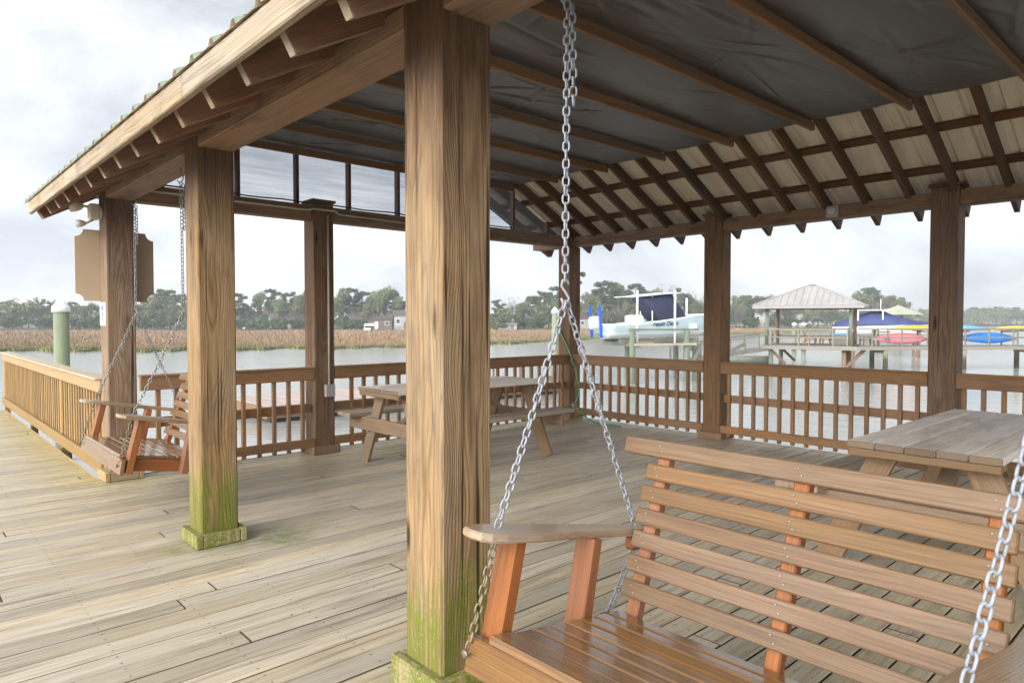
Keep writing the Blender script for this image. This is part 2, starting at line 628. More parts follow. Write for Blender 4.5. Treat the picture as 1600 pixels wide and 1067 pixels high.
M['rim'] = wood('rim wood', (0.50, 0.35, 0.14, 1), (0.30, 0.20, 0.08, 1), (0.36, 0.33, 0.15, 1), .5, tone=.12)
M['joist'] = wood('joist wood', (0.20, 0.14, 0.08, 1), (0.10, 0.07, 0.04, 1), tone=.1)
M['post'] = wood('post wood', (0.285, 0.172, 0.086, 1), (0.115, 0.060, 0.028, 1), (0.245, 0.18, 0.115, 1), .5, ring=40, ring_amt=.8,
                 fibre=.65, tone=.07, rough=.75, knots=.95, bump=.65, patch=(0.095, 0.056, 0.032, 1), patch_amt=.6, crack=.85, extra=stain_extra)
M['post_moss'] = wood('mossy post wood', (0.335, 0.212, 0.100, 1), (0.120, 0.066, 0.030, 1), (0.275, 0.215, 0.14, 1), .5, ring=38, ring_amt=.80,
                      fibre=.65, tone=.05, rough=.75, knots=1.0, bump=.65, patch=(0.115, 0.070, 0.038, 1), patch_amt=.6,
                      moss=MOSS, moss_top=.60, crack=.9, extra=stain_extra)
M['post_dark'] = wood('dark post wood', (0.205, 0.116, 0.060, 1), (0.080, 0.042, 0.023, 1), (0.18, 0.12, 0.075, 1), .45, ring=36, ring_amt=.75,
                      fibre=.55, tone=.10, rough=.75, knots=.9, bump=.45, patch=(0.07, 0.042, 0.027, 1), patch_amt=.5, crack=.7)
M['base_moss'] = wood('mossy block wood', (0.40, 0.30, 0.14, 1), (0.2, 0.14, 0.06, 1), tone=.05, knots=.0, moss=MOSS, moss_top=1.4, bump=.4)
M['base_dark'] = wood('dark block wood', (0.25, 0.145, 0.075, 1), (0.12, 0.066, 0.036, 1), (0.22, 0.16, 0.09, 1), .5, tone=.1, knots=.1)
M['base'] = wood('block wood', (0.38, 0.27, 0.13, 1), (0.19, 0.12, 0.06, 1), (0.30, 0.25, 0.13, 1), .5, tone=.08, knots=.1)
M['beam'] = wood('beam wood', (0.30, 0.18, 0.105, 1), (0.12, 0.066, 0.038, 1), (0.23, 0.165, 0.115, 1), .6, tone=.10, ring=26, rough=.7,
                 knots=.45, patch=(0.07, 0.045, 0.032, 1), patch_amt=.6, crack=.4)
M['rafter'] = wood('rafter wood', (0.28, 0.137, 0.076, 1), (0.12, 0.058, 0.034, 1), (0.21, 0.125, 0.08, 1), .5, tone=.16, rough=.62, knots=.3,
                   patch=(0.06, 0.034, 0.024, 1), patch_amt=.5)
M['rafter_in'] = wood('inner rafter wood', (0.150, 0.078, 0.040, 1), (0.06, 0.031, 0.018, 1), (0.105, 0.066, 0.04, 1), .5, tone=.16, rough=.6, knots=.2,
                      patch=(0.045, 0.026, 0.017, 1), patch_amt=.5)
M['endgrain'] = wood('cut rafter end', (0.36, 0.27, 0.175, 1), (0.2, 0.14, 0.09, 1), tone=.2, knots=0)
M['tie'] = wood('tie wood', (0.255, 0.140, 0.068, 1), (0.11, 0.058, 0.030, 1), tone=.14, rough=.62, knots=.3)
M['fascia'] = wood('fascia wood', (0.42, 0.315, 0.195, 1), (0.19, 0.125, 0.07, 1), (0.33, 0.275, 0.205, 1), .8, ring=24, ring_amt=.85, fibre=.55, tone=.08,
                   knots=.5, bump=.6, patch=(0.11, 0.085, 0.06, 1), patch_amt=.55, crack=.3)
M['rail'] = wood('rail wood', (0.315, 0.168, 0.078, 1), (0.145, 0.073, 0.034, 1), (0.26, 0.17, 0.095, 1), .45, tone=.15, rough=.62, knots=.35,
                 patch=(0.11, 0.06, 0.034, 1), patch_amt=.4)
M['rail_pale'] = wood('pale rail wood', (0.37, 0.215, 0.082, 1), (0.20, 0.108, 0.040, 1), (0.29, 0.22, 0.10, 1), .55, tone=.18, rough=.65, knots=.35,
                      patch=(0.20, 0.175, 0.065, 1), patch_amt=.5)  # paler, yellower wood of the walkway railing
M['cap_pale'] = wood('weathered cap wood', (0.47, 0.40, 0.29, 1), (0.27, 0.21, 0.14, 1), (0.42, 0.39, 0.33, 1), .7, tone=.1)
M['table'] = wood('table wood', (0.33, 0.245, 0.165, 1), (0.165, 0.11, 0.07, 1), (0.36, 0.32, 0.265, 1), .6, ring=30, fibre=.5, tone=.14, rough=.66, knots=.3,
                  patch=(0.17, 0.12, 0.085, 1), patch_amt=.4, crack=.35)
M['table_top'] = wood('table top wood', (0.74, 0.65, 0.55, 1), (0.46, 0.375, 0.30, 1), (0.75, 0.70, 0.64, 1), .7, ring=30, fibre=.5, tone=.12, rough=.55, knots=.25,
                      patch=(0.25, 0.20, 0.155, 1), patch_amt=.45)
M['table_end'] = wood('table plank end', (0.215, 0.145, 0.10, 1), (0.10, 0.066, 0.045, 1), (0.18, 0.16, 0.09, 1), .5, tone=.2, knots=0)
M['table_leg'] = wood('table frame wood', (0.26, 0.165, 0.092, 1), (0.12, 0.07, 0.04, 1), (0.24, 0.18, 0.12, 1), .45, tone=.14, knots=.35)
M['swing'] = wood('swing slat wood', (0.198, 0.112, 0.053, 1), (0.102, 0.052, 0.024, 1), (0.19, 0.125, 0.070, 1), .6, ring=44, ring_amt=.5, fibre=.65,
                  tone=.11, rough=.50, knots=.15, bump=.3, coat=.06, patch=(0.15, 0.095, 0.062, 1), patch_amt=.5, rough_var=.1)
M['swing_seat'] = wood('swing seat wood', (0.235, 0.120, 0.043, 1), (0.12, 0.053, 0.019, 1), (0.195, 0.118, 0.058, 1), .5, ring=44, ring_amt=.55, fibre=.6,
                       tone=.14, rough=.26, knots=.05, bump=.2, coat=.9, rough_var=.08, patch=(0.12, 0.07, 0.035, 1), patch_amt=.4)
M['swing_frame'] = wood('swing frame wood', (0.315, 0.110, 0.036, 1), (0.165, 0.054, 0.018, 1), (0.215, 0.10, 0.045, 1), .5, ring=36, ring_amt=.5, fibre=.5,
                        tone=.14, rough=.5, knots=.1, bump=.2, coat=.08, patch=(0.14, 0.065, 0.03, 1), patch_amt=.45)
M['swing_arm'] = wood('swing arm wood', (0.34, 0.225, 0.125, 1), (0.17, 0.09, 0.042, 1), (0.38, 0.325, 0.26, 1), .7, ring=44, ring_amt=.5, fibre=.55,
                      tone=.08, rough=.34, knots=.0, bump=.2, coat=.5)
M['dock'] = wood('old dock wood', (0.23, 0.205, 0.165, 1), (0.13, 0.115, 0.09, 1), (0.225, 0.22, 0.205, 1), .6, tone=.16, knots=.1)
M['dock_pink'] = wood('pinkish dock planks', (0.50, 0.41, 0.36, 1), (0.34, 0.265, 0.225, 1), (0.44, 0.40, 0.365, 1), .5, tone=.14, knots=.1)
M['dock_brown'] = wood('brown dock wood', (0.24, 0.15, 0.09, 1), (0.12, 0.075, 0.045, 1), tone=.15, knots=.2)
M['chair_wood'] = wood('outdoor chair wood', (0.36, 0.17, 0.075, 1), (0.2, 0.09, 0.04, 1), tone=.1, knots=0)
def piling_extra(g, c):
    ob = g.obj()
    z = g.sep(ob)[2]
    n = g.noise(ob, 3.0, 4, .6)
    zz = g.math('ADD', z, g.math('MULTIPLY_ADD', n, .5, -.25))
    c = g.mix(g.range(zz, 1.0, .62), c, (0.055, 0.043, 0.027, 1))      # tide mark above the water foot
    return c
M['piling'] = wood('green treated piling', (0.23, 0.265, 0.155, 1), (0.14, 0.175, 0.10, 1), (0.23, 0.26, 0.195, 1), .5, ring=24, ring_amt=.5, tone=.12,
                   knots=.2, extra=piling_extra, patch=(0.26, 0.20, 0.11, 1), patch_amt=.4)
M['piling_clean'] = wood('green treated post', (0.165, 0.205, 0.135, 1), (0.105, 0.13, 0.085, 1), (0.175, 0.20, 0.155, 1), .5, ring=24, ring_amt=.5, tone=.1, knots=.2)
M['galv'] = plain('galvanised steel', (0.27, 0.287, 0.318, 1), .6, .15, .22, 60, 0.1, (0.26, 0.235, 0.20, 1), .35)
M['galv_dull'] = plain('dull steel', (0.24, 0.235, 0.225, 1), .5, .6, .25, 60, 0.1, (0.17, 0.12, 0.085, 1), .5)
M['rusty'] = plain('rusty brassy chain', (0.23, 0.185, 0.115, 1), .55, .5, .25, 60, 0.1)
M['zinc'] = plain('screw head', (0.42, 0.40, 0.37, 1), .45, .7, .1)
M['white'] = plain('white plastic', (0.80, 0.80, 0.78, 1), .45, 0, .05)
M['cream'] = plain('cream plastic', (0.56, 0.50, 0.39, 1), .5, 0, .08)
M['tan_sign'] = plain('tan sign paint', (0.42, 0.31, 0.20, 1), .55, 0, .05, 3.0)
M['paper_blue'] = plain('blue print', (0.10, 0.17, 0.42, 1), .6)
M['conduit'] = plain('grey beige conduit', (0.48, 0.42, 0.34, 1), .5, 0, .12)
M['greybox'] = plain('grey outlet box', (0.38, 0.36, 0.33, 1), .5, .2, .12)
M['black'] = plain('black rubber', (0.02, 0.02, 0.02, 1), .5)
M['lens'] = plain('lamp lens', (0.45, 0.47, 0.48, 1), .12, 0, .05)
M['chrome'] = plain('polished steel', (0.7, 0.7, 0.72, 1), .18, 1.0, .05)
M['hose'] = plain('green rubber hose', (0.035, 0.26, 0.10, 1), .35, 0, .12)
M['roof_green'] = plain('pale green roof paint', (0.25, 0.31, 0.235, 1), .45, .1, .12, 4.0, 0, (0.22, 0.25, 0.16, 1), .5)
def under_mat():
    g = N('cream roof underside')
    ob = g.obj()
    n = g.noise(g.vmul(ob, (1, 4, 1)), 1.8, 5, .6)
    c = g.mix(g.range(n, .35, .7), (0.88, 0.78, 0.62, 1), (0.72, 0.61, 0.46, 1))
    return g.set(c, .42)
M['roof_under'] = under_mat()
M['roof_grey'] = plain('grey metal roof', (0.40, 0.385, 0.37, 1), .45, .2, .10, 1.2)
M['fascia_grey'] = plain('grey roof edge', (0.27, 0.235, 0.225, 1), .6, 0, .12, 2)
M['roof_pale'] = plain('pale green gazebo roof', (0.40, 0.42, 0.31, 1), .5, .1, .1, 1.0)
def tarp_mat():
    g = N('dark tarp')
    ob = g.obj()
    n = g.noise(g.vmul(ob, (1, 3, 1)), 1.3, 5, .6)
    w = g.noise(g.vmul(ob, (120, 120, 1)), 1.0, 2, .5)
    c = g.mix(g.range(n, .35, .68), (0.094, 0.076, 0.064, 1), (0.060, 0.049, 0.042, 1))
    g.bump(w, .15, .002)
    return g.set(c, .42)
M['tarp'] = tarp_mat()
def screen_mat():
    g = N('gable screen mesh')
    ob = g.obj()
    n = g.noise(g.vmul(ob, (.55, 1, 9.0)), 2.2, 4, .6)
    t = g.new('ShaderNodeBsdfTransparent')
    t.inputs[0].default_value = (.93, .96, 1, 1)
    d = g.new('ShaderNodeBsdfTranslucent')
    d.inputs[0].default_value = (.10, .105, .115, 1)
    mx = g.new('ShaderNodeMixShader')
    g.link(g.range(n, .38, .66, .36, .52), mx.inputs[0])
    g.link(t.outputs[0], mx.inputs[1]); g.link(d.outputs[0], mx.inputs[2])
    g.link(mx.outputs[0], g.out.inputs[0])
    return g.m
M['screen'] = screen_mat()
M['hull'] = plain('pale aqua gelcoat', (0.55, 0.685, 0.71, 1), .22, 0, .03, 2)
M['hull_white'] = plain('white gelcoat', (0.80, 0.82, 0.80, 1), .25, 0, .03, 2)
M['navy'] = plain('navy canvas', (0.020, 0.023, 0.055, 1), .75, 0, .3, 3, .3)
M['blue_canvas'] = plain('blue canvas', (0.040, 0.052, 0.145, 1), .7, 0, .2, 1.5, .3)
M['anchor_blue'] = plain('blue anodised pole', (0.012, 0.11, 0.48, 1), .35, .2, .1)
M['motor'] = plain('grey motor cowl', (0.55, 0.56, 0.58, 1), .3, 0, .06)
M['motor_dark'] = plain('dark motor leg', (0.10, 0.10, 0.12, 1), .35, .2, .2)
M['letter'] = plain('dark blue lettering', (0.02, 0.05, 0.12, 1), .4)
M['k_pink'] = plain('pink kayak plastic', (0.66, 0.20, 0.23, 1), .35, 0, .12, 2)
M['k_yellow'] = plain('yellow kayak plastic', (0.70, 0.42, 0.03, 1), .35, 0, .12, 2)
M['k_blue'] = plain('blue kayak plastic', (0.02, 0.18, 0.58, 1), .32, 0, .15, 2)
M['k_sky'] = plain('light blue kayak plastic', (0.10, 0.38, 0.60, 1), .32, 0, .15, 2)
M['alu'] = plain('dull aluminium', (0.19, 0.20, 0.155, 1), .55, .2, .2, 2)
M['wall_pale'] = plain('pale siding', (0.34, 0.335, 0.33, 1), .7, 0, .08)
M['wall_brown'] = plain('brown siding', (0.15, 0.105, 0.085, 1), .7, 0, .12)
M['roof_house'] = plain('brown shingle', (0.105, 0.078, 0.068, 1), .8, 0, .2, 2)
M['glass'] = plain('dark window glass', (0.04, 0.05, 0.06, 1), .1)

def leaf_mat(name, a, b, trans=.18):
    g = N(name)
    r = g.attr('rnd', 'Fac')
    oi = g.new('ShaderNodeObjectInfo').outputs['Random']
    c = g.mix(r, a, b)
    hv = g.new('ShaderNodeHueSaturation')
    g.link(c, hv.inputs['Color'])
    g.link(g.range(oi, 0, 1, .72, 1.25), hv.inputs['Value'])
    g.link(g.range(g.math('FRACT', g.math('MULTIPLY', oi, 5.3)), 0, 1, .485, .515), hv.inputs['Hue'])
    g.set(hv.outputs[0], .8)
    g.b.inputs['Specular IOR Level'].default_value = .2
    return g.m
M['leaf_pine'] = leaf_mat('pine needles', (0.052, 0.080, 0.040, 1), (0.115, 0.150, 0.068, 1))
M['leaf_oak'] = leaf_mat('oak leaves', (0.080, 0.105, 0.052, 1), (0.190, 0.205, 0.098, 1))
M['leaf_bare'] = leaf_mat('bare twigs', (0.20, 0.165, 0.14, 1), (0.30, 0.25, 0.215, 1))
M['leaf_bush'] = leaf_mat('shrub leaves', (0.040, 0.075, 0.035, 1), (0.10, 0.14, 0.05, 1))
M['bark'] = plain('bark', (0.12, 0.095, 0.075, 1), .9, 0, .3, 3)
def marsh_mat():
    g = N('marsh grass blades')
    r = g.attr('rnd', 'Fac')
    k = g.attr('grn', 'Fac')
    ob = g.obj()
    n = g.noise(ob, .05, 4, .6)
    tan = g.mix(r, (0.235, 0.140, 0.082, 1), (0.40, 0.262, 0.160, 1))
    tan = g.mix(g.range(n, .4, .62), tan, g.mix(r, (0.175, 0.11, 0.066, 1), (0.33, 0.25, 0.14, 1)))
    grn = g.mix(r, (0.10, 0.135, 0.035, 1), (0.23, 0.245, 0.08, 1))
    g.set(g.mix(k, tan, grn), .9)
    return g.m
M['marsh'] = marsh_mat()
M['mud'] = plain('marsh mud', (0.15, 0.115, 0.075, 1), .9, 0, .25, .3)
M['land'] = plain('shore ground', (0.15, 0.135, 0.07, 1), .9, 0, .3, .1)
def water_mat():
    g = N('creek water')
    ob = g.obj()
    n1 = g.noise(g.vmul(ob, (1, 1, 1)), 1.35, 4, .6, .4)
    n2 = g.noise(g.vmul(ob, (1, 1, 1)), 5.5, 3, .55)
    n3 = g.noise(ob, .06, 3, .5)
    h = g.math('ADD', g.math('MULTIPLY', n1, g.range(n3, .35, .65, .5, 1.1)), g.math('MULTIPLY', n2, .30))
    g.bump(h, .30, .10)
    c = g.mix(g.range(n3, .35, .65), (0.32, 0.33, 0.30, 1), (0.38, 0.385, 0.36, 1))
    return g.set(c, .12, IOR=1.33)
M['water'] = water_mat()

# ------------------------------------------------------------------ layout: bearings from the camera
CP, SP = math.cos(PSI), math.sin(PSI)
def at(px, t, z=0.0):
    """ground point that lies at bearing px (photo column) and depth t metres"""
    a = (px - 800) / 1066.67
    return Vector((t * (SP + a * CP), t * (CP - a * SP), z))
WATER = -1.55

# ------------------------------------------------------------------ the pavilion
PV = (4.4, 3.2, 0.0)
pav = thing('pavilion', 'open timber pavilion with thick square posts, dark tarp ceiling and green metal roof', 'pavilion', PV)
PW = 0.236                                     # post width
XF, XB, YD = 1.46, 7.465, 6.88
YA, YB, YC = 1.966, 4.535, 6.975
YF, YG = 4.402, 1.924
ZB0, ZB1 = 2.55, 2.71                          # beam

def front_z(x): return 2.402 + .56 * (x - 1.1)
def rear_z(x): return 2.47 + .52 * (7.85 - x)
XR = 4.396                                     # ridge

def post(x, y, ztop, mat, bmat, bh, label=None, e=.042, cap=False):
    a = MB().box((x, y, .012), (x + PW, y + PW, ztop), ch=.009, pith=(random.uniform(-.05, .05), random.uniform(-.05, .05)))
    o = a.build('post', mat, pav)
    if label:
        o['label'] = label
    t = .042
    b = MB()                                   # four trim boards round the foot
    b.box((x - t, y - t, .004), (x - .001, y + PW + t, bh), axis=1)
    b.box((x + PW + .001, y - t, .004), (x + PW + t, y + PW + t, bh), axis=1)
    b.box((x - .001 + .003, y - t + .003, .004), (x + PW - .002, y - .001, bh - .002), axis=0)
    b.box((x + .002, y + PW + .001, .004), (x + PW - .002, y + PW + t - .003, bh - .002), axis=0)
    b.build('post_base', bmat, o, shift=False)
    bo = o.children[0]
    bo.data.transform(Matrix.Translation((-PV[0], -PV[1], -PV[2])))
    if cap:
        c = MB().box((x - .02, y - .02, ztop + .001), (x + PW + .02, y + PW + .02, ztop + .03), axis=1)
        cc = c.build('post_cap', M['post_dark'], o, shift=False)
        cc.data.transform(Matrix.Translation((-PV[0], -PV[1], -PV[2])))
    return o

post(XF, YA, 2.66, M['post_moss'], M['base_moss'], .165, 'mossy thick post nearest the swing')
post(XF, YB, 2.66, M['post_moss'], M['base_moss'], .09, 'mossy thick post in the middle of the open front')
post(XF, YC, 2.66, M['post'], M['base'], .09)
post(XF, YA - 2.5, 2.66, M['post'], M['base'], .09)
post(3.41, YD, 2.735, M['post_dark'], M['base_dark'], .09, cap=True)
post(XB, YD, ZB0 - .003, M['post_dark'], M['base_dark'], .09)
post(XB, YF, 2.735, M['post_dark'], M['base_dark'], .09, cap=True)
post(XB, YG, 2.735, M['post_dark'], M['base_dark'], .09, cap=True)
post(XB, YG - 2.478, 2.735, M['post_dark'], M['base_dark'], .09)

# beams, one per bay
def beam(lo, hi, ax):
    MB().box(lo, hi, axis=ax, ch=.006).build('beam', M['beam'], pav)
for y0, y1 in ((YA - 2.5 + PW, YA), (YA + PW, YB), (YB + PW, YC)):
    beam((XF + .006, y0 + .002, ZB0), (XF + PW - .006, y1 - .002, 2.645), 1)
for y0, y1 in ((YF + PW, 7.70), (YG + PW, YF), (YG - 2.478 + PW, YG)):
    beam((XB + .03, y0 + .002, ZB0), (XB + PW - .03, y1 - .002, ZB1 - .02), 1)
for x0, x1 in ((XF + PW, 3.41), (3.41 + PW, XB + .028)):
    beam((x0 + .002, YD + .03, ZB0 - .01), (x1 - .002, YD + PW - .05, ZB1 - .01), 0)
beam((XF, YC + .01, ZB0 + .1), (XF + PW, 7.70, 2.645), 1)

# rafters: front and rear slopes
RY = [1.14 + .407 * k for k in range(-11, 17)]
RH = .125
def rafter(y, front, mat, x_end=None):
    a = MB()
    if front:
        x0, x1, zf, sl = 1.10, XR - .02, front_z, .56
    else:
        x0, x1, zf, sl = 7.85, XR + .02, rear_z, -.52
    n = Vector((-sl, 0, 1)).normalized()
    p0 = Vector((x0, y, zf(x0))) + n * RH / 2
    p1 = Vector((x1, y, zf(x1))) + n * RH / 2
    d = (p1 - p0).normalized()
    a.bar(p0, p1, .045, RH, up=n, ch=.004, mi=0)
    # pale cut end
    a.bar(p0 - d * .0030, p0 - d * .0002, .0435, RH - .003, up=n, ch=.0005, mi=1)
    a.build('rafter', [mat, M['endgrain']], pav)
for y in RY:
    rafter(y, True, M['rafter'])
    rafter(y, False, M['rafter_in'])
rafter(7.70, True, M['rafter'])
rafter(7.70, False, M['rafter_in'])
# ridge board
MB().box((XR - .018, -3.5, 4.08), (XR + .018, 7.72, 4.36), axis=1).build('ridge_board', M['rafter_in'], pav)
# fascia along the front eave: three lengths
fz0, fz1 = 2.448, 2.562
for y0, y1 in ((-3.5, .95), (.953, 3.28), (3.283, 5.62), (5.623, 7.76)):
    MB().box((.998, y0, fz0), (1.034, y1, fz1), axis=1, ch=.006).build('fascia_board', M['fascia'], pav)
# purlins on the rafters
def slope_bar(x, zf, sl, lift, w, h, name, mat):
    n = Vector((-sl, 0, 1)).normalized()
    c = Vector((x, 0, zf(x))) + n * lift
    MB().bar((c.x, -3.5, c.z), (c.x, 7.73, c.z), w, h, up=n).build(name, mat, pav)
for x in (7.80, 7.30, 6.79, 6.28, 5.76, 5.25, 4.74):
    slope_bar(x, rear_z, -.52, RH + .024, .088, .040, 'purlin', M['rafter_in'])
for x in (1.42, 1.93, 2.44, 2.95, 3.46, 3.97):
    slope_bar(x, front_z, .56, RH + .024, .088, .040, 'purlin', M['rafter'])
slope_bar(1.145, front_z, .56, RH + .024, .05, .040, 'purlin', M['rafter'])
# ribbed roof sheets: cream below, green above
def roof_sheet(front):
    zf, x0 = (front_z, .982) if front else (rear_z, 7.95)
    lift = (2.560 - front_z(.982)) if front else .19
    prof = []                                   # (y, height) along the eave
    y = -3.5
    while y < 7.80:
        for dy, h in ((0, 0), (.018, .026), (.044, .026), (.062, 0), (.135, 0), (.141, .006), (.153, .006), (.159, 0)):
            prof.append((y + dy, h))
        y += .2345
    x1 = XR
    vs, fs, mi = [], [], []
    n = len(prof)
    for th in (0.0, .0018):
        for x in (x0, x1):
            for (yy, h) in prof:
                vs.append((x, yy, zf(x) + lift + h + th))
    a = MB()
    for l in (0, 1):
        for k in range(n - 1):
            q = (l * 2 * n + k, l * 2 * n + k + 1, l * 2 * n + n + k + 1, l * 2 * n + n + k)
            fs.append(q)
    a.add(vs, fs[:n - 1], None, .5, 0)
    a.f += [tuple(q) for q in fs[n - 1:]]; a.mi += [1] * (n - 1); a.sm += [False] * (n - 1)
    # the cut edge at the eave
    a.f += [(k, k + 1, 2 * n + k + 1, 2 * n + k) for k in range(n - 1)]
    a.mi += [1] * (n - 1); a.sm += [False] * (n - 1)
    a.build('roof_sheet', [M['roof_under'], M['roof_green']], pav)
roof_sheet(True)
roof_sheet(False)
# collar ties under the tarp, each beside a rafter
for k, y in enumerate(RY):
    if k % 2 == 1 and y < 6.9:
        MB().box((2.63, y + .024, 3.205), (6.345, y + .060, 3.279), axis=0).build('collar_tie', M['tie'], pav)
# tarp ceiling with creases and sag between the ties
def tarp():
    nx, ny = 330, 760
    X = np.linspace(2.50, 6.30, nx); Y = np.linspace(-1.6, 6.93, ny)
    gx, gy = np.meshgrid(X, Y, indexing='ij')
    tie = np.array([y + .042 for k, y in enumerate(RY) if k % 2 == 1])
    ph = (gy - tie[0]) / .814
    f = ph - np.floor(ph)
    z = 3.290 - .010 * np.sin(np.pi * f) ** 2
    r2 = np.random.default_rng(3)
    for i in range(260):                       # diagonal creases
        cx, cy = r2.uniform(2.5, 6.3), r2.uniform(-1.6, 6.9)
        an = r2.normal(-.15, .28) + (np.pi / 2 if r2.random() < .12 else 0)
        u = (gx - cx) * np.cos(an) + (gy - cy) * np.sin(an)
        v = -(gx - cx) * np.sin(an) + (gy - cy) * np.cos(an)
        L, w = r2.uniform(.12, .6), r2.uniform(.011, .030)
        bend = .08 * np.sin(u * r2.uniform(2, 6) + r2.uniform(0, 6))
        z += r2.choice((-1, 1)) * r2.uniform(.004, .018) * np.exp(-(u / L) ** 2) * np.exp(-((v - bend * .4) / w) ** 2) * np.sin(np.pi * f) ** .5
    z = np.where(f < .06, np.maximum(z, 3.281), z)
    z = np.where(f > .94, np.maximum(z, 3.281), z)
    v = np.stack([gx - PV[0], gy - PV[1], z], -1).reshape(-1, 3)
    i = np.arange(nx * ny).reshape(nx, ny)
    q = np.stack([i[:-1, :-1], i[:-1, 1:], i[1:, 1:], i[1:, :-1]], -1).reshape(-1, 4)
    put(bpy.data.objects.new('tarp', np_mesh('tarp', v, q, M['tarp'], smooth=True)), pav)
tarp()
# gable end: studs and a screen
for x in (1.93, 2.635, 3.26, 3.88, 4.53, 5.15, 5.78, 6.40, 7.06):
    zt = min(front_z(x) if x < XR else rear_z(x), 4.25)
    MB().box((x - .018, YD + .055, ZB1 - .008), (x + .018, YD + .13, zt - .002)).build('gable_stud', M['rafter_in'], pav)
a = MB()
ys = YD + .136
a.add([(1.62, ys, 2.71), (7.42, ys, 2.71), (6.9, ys, rear_z(6.9)), (XR, ys, 4.30), (1.75, ys, front_z(1.75))], [(0, 1, 2, 3, 4)])
a.build('gable_screen', M['screen'], pav)

# ------------------------------------------------------------------ the deck
def deck():
    a = MB()
    pitch, w, th = .1455, .1365, .032
    y = -3.2
    k = 0
    while y < 13.75:
        x0, x1 = -3.2, (7.70 if y + pitch < 7.16 else 1.38)
        x = x0 - random.uniform(0, 3.5)
        while x < x1:
            L = random.choice((4.27, 4.88, 6.1))
            e0, e1 = max(x, x0), min(x + L, x1)
            if e1 - e0 > .05:
                zt = random.uniform(-.0016, .0012)
                a.bar((e0 + .001, y + w / 2, -th / 2 + zt), (e1 - .001, y + w / 2, -th / 2 + zt), w, th, ch=.004, smi=1, emi=1)
            x += L
        y += pitch
        k += 1
    o = a.build('deck', [M['deck'], M['deck_side']])
    o['kind'] = 'structure'
    b = MB()
    for xx in np.arange(-3.0, 7.7, .41):
        b.box((xx, -3.2, -.23), (xx + .038, 7.12, -.0345), axis=1)
    for xx in np.arange(-3.0, 1.3, .41):
        b.box((xx, 7.121, -.23), (xx + .038, 13.7, -.0345), axis=1)
    j = b.build('deck_joist', M['joist'], o, shift=False)
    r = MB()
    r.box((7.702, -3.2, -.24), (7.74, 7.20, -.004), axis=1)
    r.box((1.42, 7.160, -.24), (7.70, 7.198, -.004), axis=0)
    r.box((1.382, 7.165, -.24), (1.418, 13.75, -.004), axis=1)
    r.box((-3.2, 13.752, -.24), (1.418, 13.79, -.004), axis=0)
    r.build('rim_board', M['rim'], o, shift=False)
    p = MB()
    for (px, py) in ((1.5, 4.6), (1.5, 7.0), (4.5, 7.0), (7.5, 7.0), (7.5, 4.5), (7.5, 2.0), (1.15, 10.2), (1.15, 13.4), (-2.5, 13.4), (4.5, 2), (-2.5, 7), (7.5, -2.5)):
        p.tube([(px, py, -2.6), (px, py, -.236)], .13, 10)
    p.build('deck_piling', M['piling_clean'], o, shift=False)
deck()

# ------------------------------------------------------------------ railings
def railing(name, label, p0, p1, inward, mats, group, first=None, mid=True, cap=False, pitch=.158, ztop=.955, low=(.088, .180)):
    """p0 to p1 along the rail line; inward points to the side the rails are nailed on"""
    p0, p1, inw = Vector(p0), Vector(p1), Vector(inward)
    d = (p1 - p0).normalized()
    L = (p1 - p0).length
    t = thing(name, label, 'railing', p0, group=group)
    mt, mb, mc = mats
    up = (0, 0, 1)
    def line(off, z0, z1, th, part, m, e=.0):
        q0 = p0 + inw * off + d * (.003 + e); q1 = p1 + inw * off - d * (.003 + e)
        MB().bar((q0.x, q0.y, (z0 + z1) / 2), (q1.x, q1.y, (z0 + z1) / 2), th, z1 - z0, up=up, ch=.005).build(part, m, t)
    line(.040, ztop - .142, ztop - .019, .036, 'top_rail', mt)
    line(.018, ztop - .0175, ztop, .10 if not cap else .16, 'rail_cap', mc)
    line(.040, low[0], low[1], .036, 'bottom_rail', mt)
    if mid:
        line(-.040, .455, .548, .036, 'mid_rail', mb)
    bal = None
    s = first if first is not None else pitch * .6
    a = MB().bar((0, 0, .045), (0, 0, ztop - .019), .0385, .0385, up=d, ch=.003)
    while s < L - .04:
        c = p0 + d * s
        if bal is None:
            bal = a.build('baluster', mb, t, shift=False)
        else:
            b2 = bal.copy(); col.objects.link(b2); b2.parent = t
            bal_ = b2
        (bal if len([1 for ch in t.children if ch.name.startswith('baluster')]) == 1 else bal_).location = (c.x - p0.x, c.y - p0.y, 0)
        s += pitch * random.uniform(.985, 1.015)
    return t
RM = (M['rail'], M['rail'], M['rail'])
G1 = 'brown pavilion railings'
xr = XB + .06
railing('deck_railing', 'brown railing between the corner post and the middle post of the long back side', (xr, YD, 0), (xr, YF + PW, 0), (-1, 0, 0), RM, G1, first=.09)
railing('deck_railing', 'brown railing behind the big picnic table, below the kayak dock', (xr, YF, 0), (xr, YG + PW, 0), (-1, 0, 0), RM, G1, first=.09)
railing('deck_railing', 'brown railing partly hidden by the hanging chain at the far right', (xr, YG, 0), (xr, YG - 2.478 + PW, 0), (-1, 0, 0), RM, G1, first=.06)
yr = YD + .055
railing('deck_railing', 'brown railing behind the distant bench swing, ending at the post with the outlet box', (XF + PW, yr, 0), (3.41, yr, 0), (0, -1, 0), RM, G1, first=.165)
railing('deck_railing', 'brown railing behind the distant picnic table, between outlet post and corner post', (3.41 + PW, yr, 0), (XB, yr, 0), (0, -1, 0), RM, G1, first=.235)
